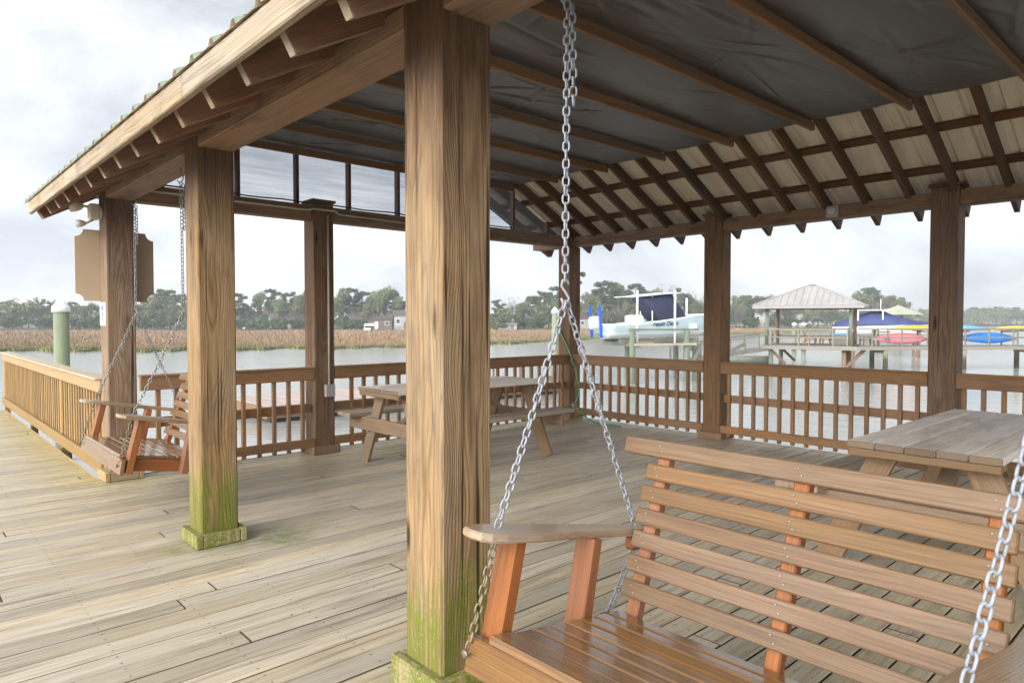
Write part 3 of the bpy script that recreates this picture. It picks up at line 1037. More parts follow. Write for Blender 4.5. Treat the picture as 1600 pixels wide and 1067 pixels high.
# pale walkway railing running away on the far left, nailed on its outer side
t = railing('deck_railing', 'pale yellowish walkway railing running away past the sign post', (1.50, 7.215, 0), (1.50, 14.55, 0), (-1, 0, 0),
        (M['rail_pale'], M['rail_pale'], M['cap_pale']), None, first=.12, mid=False, cap=True, pitch=.132, ztop=.925, low=(.028, .150))
for y in (9.35, 11.6, 14.5):
    MB().box((1.475, y, -.2), (1.555, y + .085, .90), ch=.004).build('rail_post', M['rail_pale'], t)

# ------------------------------------------------------------------ chains
def link_mesh(n_arc=5, n_tube=6, ln=.039, wd=.026, wr=.0033):
    """one stadium link along x, in the x-y plane"""
    r = wd / 2 - wr
    hs = ln / 2 - wr - r
    cen = []
    for sgn in (1, -1):
        for k in range(n_arc + 1):
            an = -math.pi / 2 + math.pi * k / n_arc
            cen.append((sgn * (hs + r * math.cos(an)), sgn * r * math.sin(an)))
    m = len(cen)
    vs = []
    for i, c in enumerate(cen):
        p, q = cen[i - 1], cen[(i + 1) % m]
        t = Vector((q[0] - p[0], q[1] - p[1], 0)).normalized()
        nn = Vector((-t.y, t.x, 0))
        for k in range(n_tube):
            an = 2 * math.pi * k / n_tube
            vs.append(Vector((c[0], c[1], 0)) + nn * math.cos(an) * wr + Vector((0, 0, 1)) * math.sin(an) * wr)
    fs = []
    for i in range(m):
        for k in range(n_tube):
            i2, k2 = (i + 1) % m, (k + 1) % n_tube
            fs.append((i * n_tube + k, i * n_tube + k2, i2 * n_tube + k2, i2 * n_tube + k))
    return vs, fs
LV, LF = link_mesh()
def chain(mb, pts, pitch=.0275, sag=0.0, phase=0, mi=0):
    pts = [Vector(p) for p in pts]
    if sag and len(pts) == 2:
        a, b = pts
        pts = [a.lerp(b, i / 12) - Vector((0, 0, sag * 4 * (i / 12) * (1 - i / 12))) for i in range(13)]
    seg = [(pts[i + 1] - pts[i]).length for i in range(len(pts) - 1)]
    tot = sum(seg)
    n = max(1, round(tot / pitch))
    st = tot / n
    for j in range(n):
        s = (j + .5) * st
        i = 0
        while i < len(seg) - 1 and s > seg[i]:
            s -= seg[i]; i += 1
        d = (pts[i + 1] - pts[i]).normalized()
        c = pts[i] + d * s
        side = d.cross(Vector((0, 0, 1)))
        if side.length < .02:
            side = Vector((.74, -.67, 0))
        side.normalize()
        oth = d.cross(side)
        an = R(20) + (j + phase) % 2 * R(90) + random.uniform(-.22, .22)
        u = side * math.cos(an) + oth * math.sin(an)
        w = d.cross(u)
        k = st / pitch
        mb.add([c + d * p.x * k + u * p.y + w * p.z for p in LV], LF, None, random.random(), mi, True)
    return mb

# ------------------------------------------------------------------ bench swings
TILT = R(8.6)
def make_swing(label, chain_mat, beam_z):
    """local: x from front to back, y along the bench (centre 0), z up; origin at the seat's front edge"""
    t = thing('bench_swing', label, 'bench swing')
    tilt = Matrix.Rotation(TILT, 4, 'Y')
    W = .535                                     # half length of the seat
    def part(mb, name, mat, parent=None):
        return mb.xform(tilt).build(name, mat, parent or t, shift=False)
    # seat boards, the front one rounded and proud
    a = MB()
    a.bar((.012, -W, -.006), (.012, W, -.006), .092, .026, ch=.011)
    x = .066
    for w_ in (.072, .066, .066, .066, .066, .066, .066):
        a.bar((x + w_ / 2, -W, -.011), (x + w_ / 2, W, -.011), w_ - .007, .022, ch=.005)
        x += w_ + .003
    part(a, 'seat', M['swing_seat'])
    # apron and frame rails
    part(MB().bar((-.018, -W - .09, -.072), (-.018, W + .09, -.072), .034, .105, ch=.006), 'apron', M['swing_seat'])
    part(MB().bar((.565, -W - .06, -.070), (.565, W + .06, -.070), .036, .09), 'rear_rail', M['swing_frame'])
    for s in (-1, 1):
        part(MB().bar((.001, s * (W - .022), -.068), (.545, s * (W - .022), -.068), .038, .088), 'side_rail', M['swing_frame'])
    part(MB().bar((.001, 0, -.068), (.545, 0, -.068), .038, .088), 'seat_bearer', M['swing_frame'])
    for s in (-1, 1):
        y = s * (W + .044)
        part(MB().bar((.030, y, -.118), (.062, y, .258), .082, .046, up=(1, 0, 0)), 'arm_post', M['swing_frame'])
        part(MB().bar((.395, y, -.118), (.415, y, .243), .080, .046, up=(1, 0, 0)), 'arm_post', M['swing_frame'])
        # shaped armrest
        yo, yi = s * (W + .118), s * (W - .022)
        ol = [(-.098, y - s * .040), (-.104, y), (-.095, y + s * .045), (-.06, yo), (.10, yo), (.30, yo - s * .008), (.71, yo - s * .03),
              (.71, s * (W + .012)), (.52, s * (W + .020)), (.38, s * (W + .012)), (.25, s * (W - .004)), (.12, yi), (-.02, yi), (-.07, y - s * .058)]
        if s < 0:
            ol = [(px_, py_ - .042 * max(0, 1 - max(px_, 0) / .55)) for px_, py_ in ol]
        if s > 0:
            ol = ol[::-1]
        am = MB().prism(ol, .233, .259, ch=.006)
        am.v = [(p[0], p[1], p[2] + .030 * (1 - p[0] / .7)) for p in am.v]
        part(am, 'armrest', M['swing_arm'])
        part(MB().bar((.640, s * (W + .050), .207), (.715, s * (W + .050), .205), .04, .05, ch=.012), 'arm_block', M['swing_frame'])
    # back: three uprights behind seven slats
    b0, b1 = Vector((.532, 0, -.088)), Vector((.664, 0, .572))
    bd = (b1 - b0).normalized()
    bn = Vector((bd.z, 0, -bd.x))                # towards the rear
    for y in (-W + .045, .0, W - .045):
        q0, q1 = b0 + bn * .034, b0 + bd * .635 + bn * .034
        part(MB().bar((q0.x, y, q0.z), (q1.x, y, q1.z), .047, .042, up=bn, ch=.005), 'back_upright', M['swing_frame'])
    a = MB()
    for s_, h, ex in ((.648, .060, .115), (.566, .056, .0), (.490, .056, .004), (.411, .056, .004), (.333, .056, .0), (.252, .056, .002), (.170, .056, .0)):
        c = b0 + bd * s_
        a.bar((c.x, -W - ex, c.z), (c.x, W + ex, c.z), h, .021, up=bn, ch=.004)
        for y in (-W + .045, 0, W - .045):
            for dz in (-.010, .011):
                p = c + bd * dz - bn * .0115
                a.tube([(p.x, y + dz * .6, p.z), (p.x - bn.x * .0016, y + dz * .6, p.z - bn.z * .0016)], .0034, 7, mi=1)
    part(a, 'backrest', [M['swing'], M['zinc']])
    return t, tilt, W

def hang_swing(t, tilt, W, base, beam_z, anchors, mat, rust, tail):
    """chains in the swing's local frame; base is the world place of its origin"""
    B = Vector(base)
    for s in (-1, 1):
        top = Vector((1.58, anchors[s], beam_z)) - B
        ring = Vector((1.58, anchors[s] + s * .006, 1.515)) - B
        yy = s * (W + .055)
        arm = tilt @ Vector((.005, yy, .290))
        arm2 = tilt @ Vector((.004, yy, .256))
        bolt = tilt @ Vector((-.040, s * (W + .070), -.060))
        arear = tilt @ Vector((.730, s * (W + .075), .215))
        rbolt = tilt @ Vector((.560, s * (W + .058), -.06))
        hook = MB()
        hz = top.z
        hook.tube([top + Vector((0, 0, .03)), top + Vector((0, 0, -.03)), top + Vector((.012, -.012, -.055)), top + Vector((.010, -.010, -.085)),
                   top + Vector((-.010, .010, -.105)), top + Vector((-.018, .018, -.085))], .0042, 7)
        hk = top + Vector((0, 0, -.098))
        c = MB()
        chain(c, [hk, ring + Vector((0, 0, .062))], phase=0)
        tl = hk + Vector((.011, -.010, -.012))
        chain(c, [tl, tl + Vector((.004, -.004, -tail))], phase=1)
        co = c.build('hanging_chain', mat, t, shift=False)
        hook.build('hook', mat, co, shift=False)
        sh = MB()                                # S-hook joining the three runs
        r0 = ring + Vector((0, 0, .066))
        dx = Vector((.72, -.69, 0)) * .012
        sh.tube([r0 + dx * .9 + Vector((0, 0, -.012)), r0 + dx * .5, r0 - dx * .7, r0 - dx + Vector((0, 0, -.018)), r0 + Vector((0, 0, -.036)),
                 r0 + dx + Vector((0, 0, -.056)), r0 + dx * .6 + Vector((0, 0, -.072)), r0 - dx * .6 + Vector((0, 0, -.072)), r0 - dx + Vector((0, 0, -.056))], .0042, 7)
        sh.build('hook', mat, co, shift=False)
        c = MB(); chain(c, [ring, arm], sag=.012)
        o = c.build('front_chain', mat, t, shift=False)
        c = MB(); chain(c, [arm2, bolt], sag=0)
        lo = c.build('front_chain', rust, t, shift=False)
        b = MB().tube([bolt + Vector((-.014, 0, -.004)), bolt + Vector((.03, 0, .0))], .0075, 8)
        b.tube([bolt + Vector((-.016, 0, -.004)), bolt + Vector((-.010, 0, -.004))], .013, 6)
        b.build('bolt', rust, lo, shift=False)
        c = MB(); chain(c, [ring + Vector((.004, -.003, 0)), arear, rbolt], phase=1)
        c.build('rear_chain', mat, t, shift=False)

sw1, tilt, W = make_swing('glossy brown slatted bench swing hung on grey chains before the broad plank table', None, 2.54)
sw1.location = (1.262, .905, .560)
sw1.rotation_euler = (0, 0, 0)
hang_swing(sw1, tilt, W, (1.262, .905, .560), 2.545, {1: 1.470, -1: .24}, M['galv'], M['rusty'], .31)
sw2 = bpy.data.objects.new('bench_swing', None)
put(sw2)
tag(sw2, 'brown slatted bench swing hanging beside the sign post, half behind a mossy post', 'bench swing', 'slatted bench swings')
sw1['group'] = 'slatted bench swings'
sw2.location = (1.205, 5.87, .515)
for ch in list(sw1.children):
    if ch.name.split('.')[0] not in ('hanging_chain', 'front_chain', 'rear_chain'):
        copy_tree(ch, sw2)
hang_swing(sw2, tilt, W, (1.205, 5.87, .515), 2.545, {1: 6.49, -1: 5.24}, M['galv_dull'], M['rusty'], .33)

# ------------------------------------------------------------------ picnic tables
def make_table(label, loc):
    """origin on the floor under the middle; long side along x"""
    t = thing('picnic_table', label, 'picnic table', loc, group='picnic tables under the pavilion roof')
    H, HL, HW = .80, .98, .36
    a = MB()
    w = 2 * HW / 5
    for k in range(5):
        y = -HW + w * (k + .5)
        a.bar((-HL + random.uniform(-.006, .006), y, H - .019), (HL + random.uniform(-.006, .006), y, H - .019), w - .006, .038, ch=.005, emi=1)
    a.build('tabletop', [M['table_top'], M['table_end']], t, shift=False)
    for sx in (-1, 1):
        x = sx * .83
        MB().bar((x, -HW + .02, H - .062), (x, HW - .02, H - .062), .038, .045).build('cleat', M['table_leg'], t, shift=False)
        MB().bar((sx * (HL - .03), -HW + .01, H - .060), (sx * (HL - .03), HW - .01, H - .060), .038, .041).build('cleat', M['table_leg'], t, shift=False)
        for sy in (-1, 1):
            xx = x - sx * .0395
            MB().bar((xx, sy * .555, .003), (xx, sy * .205, H - .042), .038, .14, up=(0, 1, 0), ch=.004).build('leg', M['table_leg'], t, shift=False)
        MB().bar((x, -.745, .408), (x, .745, .408), .038, .135).build('bench_bearer', M['table_leg'], t, shift=False)
        MB().bar((sx * .76, 0, .40), (sx * .18, 0, H - .045), .086, .038, up=(0, 0, 1)).build('brace', M['table_leg'], t, shift=False)
    MB().bar((0, -HW + .03, H - .062), (0, HW - .03, H - .062), .086, .045).build('cleat', M['table_leg'], t, shift=False)
    for sy in (-1, 1):
        a = MB()
        for dy in (-.064, .064):
            a.bar((-HL - .01, sy * .635 + dy, .496), (HL + .01, sy * .635 + dy, .496), .123, .038, ch=.005)
        a.build('bench', M['table'], t, shift=False)
    return t
tb1 = make_table('weathered picnic table standing beyond the thick mossy post, in front of the far railing', (4.43, 5.68, 0))
tb2 = copy_tree(tb1)
tb2.location = (4.86, 1.155, 0)
tb2['label'] = 'weathered picnic table showing its broad plank top behind the back of the near swing'

# ------------------------------------------------------------------ small things on the pavilion
# sign with notched corners on the back of the sign post
s_t = thing('sign_board', 'blank tan sign board with notched corners behind the post', 'sign', (1.59, YC + PW + .012, 1.96))
ol = []
hw, hh, r = .325, .325, .068
for cx, cz, a0 in ((hw, hh, 180), (-hw, hh, 270), (-hw, -hh, 0), (hw, -hh, 90)):
    pts = [(cx + r * math.cos(R(a0 + sgn)), cz + r * math.sin(R(a0 + sgn))) for sgn in range(0, 91, 15)]
    ol += pts[::-1]
a = MB().prism(ol, -.009, .009)
a.xform(Matrix.Rotation(R(90), 4, 'X'))
a.build('board', M['tan_sign'], s_t, shift=False)
# notice paper on the same post
n_t = thing('notice', 'small white notice with blue print on the post below the tan sign', 'notice', (XF - .004, 7.105, 1.515))
MB().box((-.002, -.100, -.105), (.002, .100, .105), axis=2, ch=.0005).build('sheet', M['white'], n_t, shift=False)
a = MB()
for z, w_, h_ in ((.055, .10, .045), (.0, .07, .03), (-.05, .09, .018)):
    a.box((-.0032, -w_ / 2, z - h_ / 2), (-.0022, w_ / 2, z + h_ / 2), axis=1, ch=.0002)
a.build('print', M['paper_blue'], n_t, shift=False)

def floodlight(label, loc, rz, s=1.0):
    t = thing('floodlight', label, 'floodlight', loc, rz, 'twin floodlights on the posts')
    MB().tube([(0, 0, 0), (-.014, 0, 0)], .062 * s, 18).build('mount_plate', M['cream'], t, shift=False)
    a = MB()
    a.box((-.10 * s, -.05 * s, -.065 * s), (-.0145, .05 * s, .075 * s), axis=2, ch=.012)
    a.build('housing', M['cream'], t, shift=False)
    for (hx, hy, hz, dx, dz, rr) in ((-.135, .02, .055, -.105, -.02, .050), (-.125, -.02, -.105, -.075, -.01, .034)):
        h = Vector((hx, hy, hz)) * s
        d = Vector((dx, .0, dz)) * s
        arm = MB().tube([Vector((-.06, hy * .5, hz * .6)) * s, h], .011 * s, 8)
        rr *= s
        arm.tube([h, h + d * .22, h + d * .55, h + d], [rr * .35, rr * .72, rr * .95, rr], 14)
        ao = arm.build('lamp_head', M['cream'], t, shift=False)
        MB().tube([h + d * .985, h + d * 1.02], rr * .88, 14).build('lens', M['lens'], ao, shift=False)
    return t
floodlight('cream twin floodlight on the outside of the sign post under the eave', (XF - .001, 7.115, 2.43), 0)
f2 = floodlight('small floodlight on the outer face of the far corner post, beside the boat', (XB + PW + .001, YD + .12, 2.13), R(180), .8)

# conduit, outlet box and cable on the gable side
c_t = thing('conduit', 'thin beige conduit running down the dark post to a small grey outlet box', 'conduit', (3.58, YD - .012, .62))
MB().tube([(3.572, YD - .012, .755), (3.572, YD - .012, 2.0), (3.570, YD - .012, 2.60)], .0115, 8).build('pipe', M['conduit'], c_t)
MB().box((3.515, YD - .045, .622), (3.630, YD - .002, .757), axis=2, ch=.006).build('outlet_box', M['greybox'], c_t)
MB().tube([(1.75, YD + .012, 2.645), (3.35, YD + .012, 2.64), (3.40, YD - .014, 2.655), (3.66, YD - .014, 2.655), (3.72, YD + .012, 2.63), (5.9, YD + .012, 2.60)], .011, 8).build('pipe', M['conduit'], c_t)
k_t = thing('cable', 'black cable drooping along the beam under the gable screen', 'cable', (2.6, YD, 2.72))
pts = []
for i in range(25):
    x = 1.75 + i * .19
    pts.append((x, YD + .010 + .012 * math.sin(i * 1.3), 2.722 - .012 * math.sin(i * .9) ** 2))
MB().tube(pts, .008, 7).build('wire', M['black'], k_t)
w_t = thing('wall_light', 'small round glass light fixed on the back beam above the railing', 'light', (XB + .028, 3.10, 2.62))
MB().box((-.018, -.062, -.062), (.0, .062, .062), axis=2, ch=.006).build('mount_plate', M['greybox'], w_t, shift=False)
a = MB()
a.tube([(-.019, 0, .008), (-.040, 0, .008), (-.055, 0, .008), (-.062, 0, .008)], [.046, .044, .034, .012], 18)
a.build('dome', M['lens'], w_t, shift=False)

# hose hung on the corner post
h_t = thing('garden_hose', 'green garden hose hanging down the far corner post to the deck', 'hose', (7.4, 6.9, 0))
base = [(7.445, 7.085, 1.33), (7.44, 7.0, 1.22), (7.425, 6.84, .98), (7.40, 6.69, .70), (7.36, 6.60, .46), (7.33, 6.62, .30), (7.28, 6.66, .24),
        (7.30, 6.52, .16), (7.33, 6.38, .05), (7.36, 6.22, .016), (7.37, 6.0, .016), (7.34, 5.8, .016)]
sm = []
for i in range(len(base) - 1):
    p = [Vector(base[max(0, min(len(base) - 1, i + d))]) for d in (-1, 0, 1, 2)]
    for k in range(6):
        u = k / 6
        sm.append(.5 * ((2 * p[1]) + (p[2] - p[0]) * u + (2 * p[0] - 5 * p[1] + 4 * p[2] - p[3]) * u * u + (3 * p[1] - p[0] - 3 * p[2] + p[3]) * u ** 3))
MB().tube(sm, .0105, 8).build('tube', M['hose'], h_t)
MB().tube([Vector(base[6]) + Vector((0, 0, .015)), Vector(base[6]) + Vector((0, -.035, -.02))], .016, 8).build('connector', M['zinc'], h_t)

# ------------------------------------------------------------------ water, marsh, far shore ground
def ground(name, polys, z, mat):
    a = MB()
    for p in polys:
        a.add([(q[0], q[1], z) for q in p], [tuple(range(len(p)))])
    o = a.build(name, mat)
    o['kind'] = 'structure'
    return o
ground('water', [[(-850, -850), (850, -850), (850, 850), (-850, 850)]], WATER, M['water'])

EDGE = [(-420, 62), (-150, 63), (0, 66), (120, 68), (200, 66), (300, 69), (400, 71), (480, 73), (560, 75), (630, 76), (700, 82), (780, 88), (830, 94), (870, 104), (940, 112), (1040, 132), (1150, 152), (1250, 185), (1340, 225)]
FAR = [(-420, 165), (0, 172), (400, 178), (800, 190), (1000, 200), (1200, 225), (1340, 250)]
def interp(tab, x):
    return float(np.interp(x, [p[0] for p in tab], [p[1] for p in tab]))
def is_channel(px, t):
    if px < 150 and 112 + .05 * px < t < 138 - .05 * px: return True
    if 415 < px < 478 and 118 < t < 132: return True
    return False
mud = MB()
cols_ = list(range(-420, 1341, 20))
NT = 14
for i in range(len(cols_) - 1):
    for j in range(NT):
        q = []
        cpx = (cols_[i] + cols_[i + 1]) / 2
        for (ii, jj) in ((i, j), (i + 1, j), (i + 1, j + 1), (i, j + 1)):
            px = cols_[ii]
            e0, e1 = interp(EDGE, px), interp(FAR, px)
            tt = e0 + (e1 - e0) * jj / NT
            q.append(at(px, tt, WATER + (.10 if jj else -.06)))
        tt = interp(EDGE, cpx) + (interp(FAR, cpx) - interp(EDGE, cpx)) * (j + .5) / NT
        if not is_channel(cpx, tt):
            mud.add(q, [(0, 3, 2, 1)])
o = mud.build('marsh_ground', M['mud']); o['kind'] = 'structure'

def marsh_grass():
    n = 190000
    px = rng.uniform(-160, 1335, n)
    u = rng.random(n) ** 1.35
    e0 = np.interp(px, [p[0] for p in EDGE], [p[1] for p in EDGE]) + 1.6 * np.sin(px * .045) + 1.1 * np.sin(px * .13 + 1)
    e1 = np.interp(px, [p[0] for p in FAR], [p[1] for p in FAR])
    t = e0 + (e1 - e0) * u
    edge = rng.random(n) < .22                  # thicker fringe at the water
    t = np.where(edge, e0 + rng.random(n) ** 1.5 * 6.5, t)
    ch = ((px < 150) & (t > 112 + .05 * px) & (t < 138 - .05 * px)) | ((px > 415) & (px < 478) & (t > 118) & (t < 132))
    keep = ~ch
    px, t, e0 = px[keep], t[keep], e0[keep]
    n = len(px)
    a = (px - 800) / 1066.67
    x = t * (SP + a * CP); y = t * (CP - a * SP)
    tall = np.interp(t - e0, [0, 3.5, 9, 30], [.34, .52, .80, .74]) * rng.uniform(.72, 1.18, n)
    tall *= 1 + .16 * np.sin(x * .21 + y * .13) + .10 * np.sin(y * .5)
    wd = rng.uniform(.05, .15, n) * np.clip(t / 90, .8, 1.8)
    an = rng.uniform(0, np.pi, n)
    dx, dy = np.cos(an) * wd / 2, np.sin(an) * wd / 2
    lx, ly = rng.normal(0, .13, n) * tall, rng.normal(0, .13, n) * tall
    z0 = np.full(n, WATER - .02)
    v = np.zeros((n, 4, 3))
    v[:, 0] = np.stack([x - dx, y - dy, z0], -1)
    v[:, 1] = np.stack([x + dx, y + dy, z0], -1)
    v[:, 2] = np.stack([x + dx * .35 + lx, y + dy * .35 + ly, z0 + tall], -1)
    v[:, 3] = np.stack([x - dx * .35 + lx, y - dy * .35 + ly, z0 + tall], -1)
    q = np.arange(n * 4).reshape(n, 4)
    rn = np.repeat(rng.random(n), 4)
    gw = 3.4 + 2.4 * np.sin(px * .021) + 1.5 * np.sin(px * .07)
    gr = np.repeat(np.clip(1.15 - (t - e0) / np.clip(gw, 2, 12), 0, 1) * rng.uniform(.55, 1, n), 4)
    o = put(bpy.data.objects.new('marsh_grass', np_mesh('marsh_grass', v.reshape(-1, 3), q, M['marsh'], {'rnd': rn, 'grn': gr})))
    o['kind'] = 'stuff'
    o['label'] = 'tan marsh grass with a green fringe along the creek'
marsh_grass()

LAND_Z = -.75
strip = []
FARL = FAR + [(1500, 380), (1700, 470), (1900, 480)]
for i in range(len(FARL) - 1):
    (p0, t0), (p1, t1) = FARL[i], FARL[i + 1]
    strip.append([at(p0, t0)[:2], at(p1, t1)[:2], at(p1, t1 + 230)[:2], at(p0, t0 + 230)[:2]])
ground('far_shore', strip, LAND_Z, M['land'])

# ------------------------------------------------------------------ trees
def leaf_cloud(centers, radii, counts, size, flat=1.0, seed=0, hollow=.35):
    r = np.random.default_rng(seed)
    P, Nn, S, Rn = [], [], [], []
    for c, rad, k in zip(centers, radii, counts):
        d = r.normal(size=(k, 3)); d /= np.linalg.norm(d, axis=1)[:, None]
        rr = (hollow + (1 - hollow) * r.random(k)) ** .6
        rr *= r.uniform(.75, 1.12, k)
        p = np.array(c) + d * rr[:, None] * np.array(rad)
        P.append(p)
        nn = d * .6 + r.normal(size=(k, 3)) * .8
        Nn.append(nn / np.linalg.norm(nn, axis=1)[:, None])
        S.append(size * r.uniform(.6, 1.4, k))
        Rn.append(np.clip(.5 + r.normal(0, .16) + r.normal(0, .2, k), 0, 1))
    P, Nn, S, Rn = np.concatenate(P), np.concatenate(Nn), np.concatenate(S), np.concatenate(Rn)
    k = len(P)
    t1 = np.cross(Nn, r.normal(size=(k, 3))); t1 /= np.linalg.norm(t1, axis=1)[:, None]
    t2 = np.cross(Nn, t1)
    h = (S / 2)[:, None]
    v = np.stack([P - t1 * h - t2 * h * flat, P + t1 * h - t2 * h * flat * .7, P + t1 * h * .8 + t2 * h * flat, P - t1 * h * .9 + t2 * h * flat * .8], 1)
    return v.reshape(-1, 3), np.arange(k * 4).reshape(k, 4), np.repeat(Rn, 4)

KINDS = {}
def tree_kind(name, seed):
    r = np.random.default_rng(seed)
    rr = random.Random(seed)
    tr = MB()
    C, RA, K = [], [], []
    if name == 'pine':                            # tall bare trunk, layered flat clumps near the top; height 1
        bend = rr.uniform(-.05, .05)
        top = Vector((bend, rr.uniform(-.03, .03), .97))
        tr.tube([(0, 0, -.03), (bend * .3, 0, .3), (bend * .7, 0, .65), top], [.020, .017, .012, .004], 6)
        for k in range(rr.randint(22, 28)):
            h = rr.uniform(.40, .98)
            sp = (.045 + .145 * math.sin(math.pi * min(1, (1.04 - h) / .64)) ** .7)
            an = rr.uniform(0, 6.28)
            d = sp * rr.uniform(.3, 1.0)
            p = Vector((bend * h + math.cos(an) * d, math.sin(an) * d, h))
            tr.tube([(bend * h, 0, h - .05), p], [.006, .002], 4)
            C.append(p); s = rr.uniform(.050, .085); RA.append((s * 1.15, s * 1.15, s * .72)); K.append(int(105 * (s / .065) ** 2))
        v, q, rn = leaf_cloud(C, RA, K, .026, .7, seed, .2)
        leaf = M['leaf_pine']
    elif name == 'oak':                           # broad crown from low limbs
        tr.tube([(0, 0, -.03), (.01, 0, .2), (.02, .01, .45)], [.034, .026, .018], 7)
        for k in range(24):
            an = rr.uniform(0, 6.28)
            el = rr.uniform(.05, 1.5)
            d = rr.uniform(.20, .40)
            p = Vector((math.cos(an) * math.cos(el) * d * 1.15, math.sin(an) * math.cos(el) * d * 1.15, .42 + math.sin(el) * d * 1.25))
            tr.tube([(.01, 0, .30), p * .6 + Vector((0, 0, .14)), p], [.014, .008, .003], 4)
            C.append(p); s = rr.uniform(.095, .155); RA.append((s * 1.1, s * 1.1, s * .78)); K.append(int(150 * (s / .12) ** 2))
        v, q, rn = leaf_cloud(C, RA, K, .034, .8, seed, .25)
        leaf = M['leaf_oak']
    elif name == 'bare':                          # leafless, twiggy
        tr.tube([(0, 0, -.03), (.01, 0, .3), (0, .01, .7)], [.020, .015, .006], 6)
        for k in range(46):
            an = rr.uniform(0, 6.28); h = rr.uniform(.25, .68)
            d = rr.uniform(.10, .30)
            p = Vector((math.cos(an) * d, math.sin(an) * d, min(1, h + rr.uniform(.10, .34))))
            m_ = Vector((math.cos(an) * d * .45, math.sin(an) * d * .45, (h + p.z) / 2 - .02))
            tr.tube([(0, 0, h), m_, p], [.006, .004, .0015], 4)
            C.append(p); s = rr.uniform(.05, .10); RA.append((s, s, s)); K.append(26)
        v, q, rn = leaf_cloud(C, RA, K, .045, .07, seed, .0)
        leaf = M['leaf_bare']
    else:                                         # rounded shrub down to the ground
        tr.tube([(0, 0, -.03), (0, 0, .4)], [.05, .02], 5)
        for k in range(16):
            an = rr.uniform(0, 6.28); d = rr.uniform(0, .42)
            C.append(Vector((math.cos(an) * d, math.sin(an) * d, rr.uniform(.22, .74) * (1.1 - d * .6))))
            s = rr.uniform(.17, .27); RA.append((s, s, s * .85)); K.append(95)
        v, q, rn = leaf_cloud(C, RA, K, .085, .8, seed, .25)
        leaf = M['leaf_bush']
    return tr.mesh(name + '_trunk', M['bark']), np_mesh(name + '_crown', v, q, leaf, {'rnd': rn})
for nm, cnt in (('pine', 4), ('oak', 4), ('bare', 2), ('shrub', 3)):
    KINDS[nm] = [tree_kind(nm, 40 + i * 7 + len(nm)) for i in range(cnt)]
NAMES = {'pine': ('pine_tree', 'pine', 'pine tree'), 'oak': ('oak_tree', 'rounded oak', 'oak tree'), 'bare': ('bare_tree', 'leafless tree', 'bare tree'), 'shrub': ('shrub', 'shrub', 'shrub')}
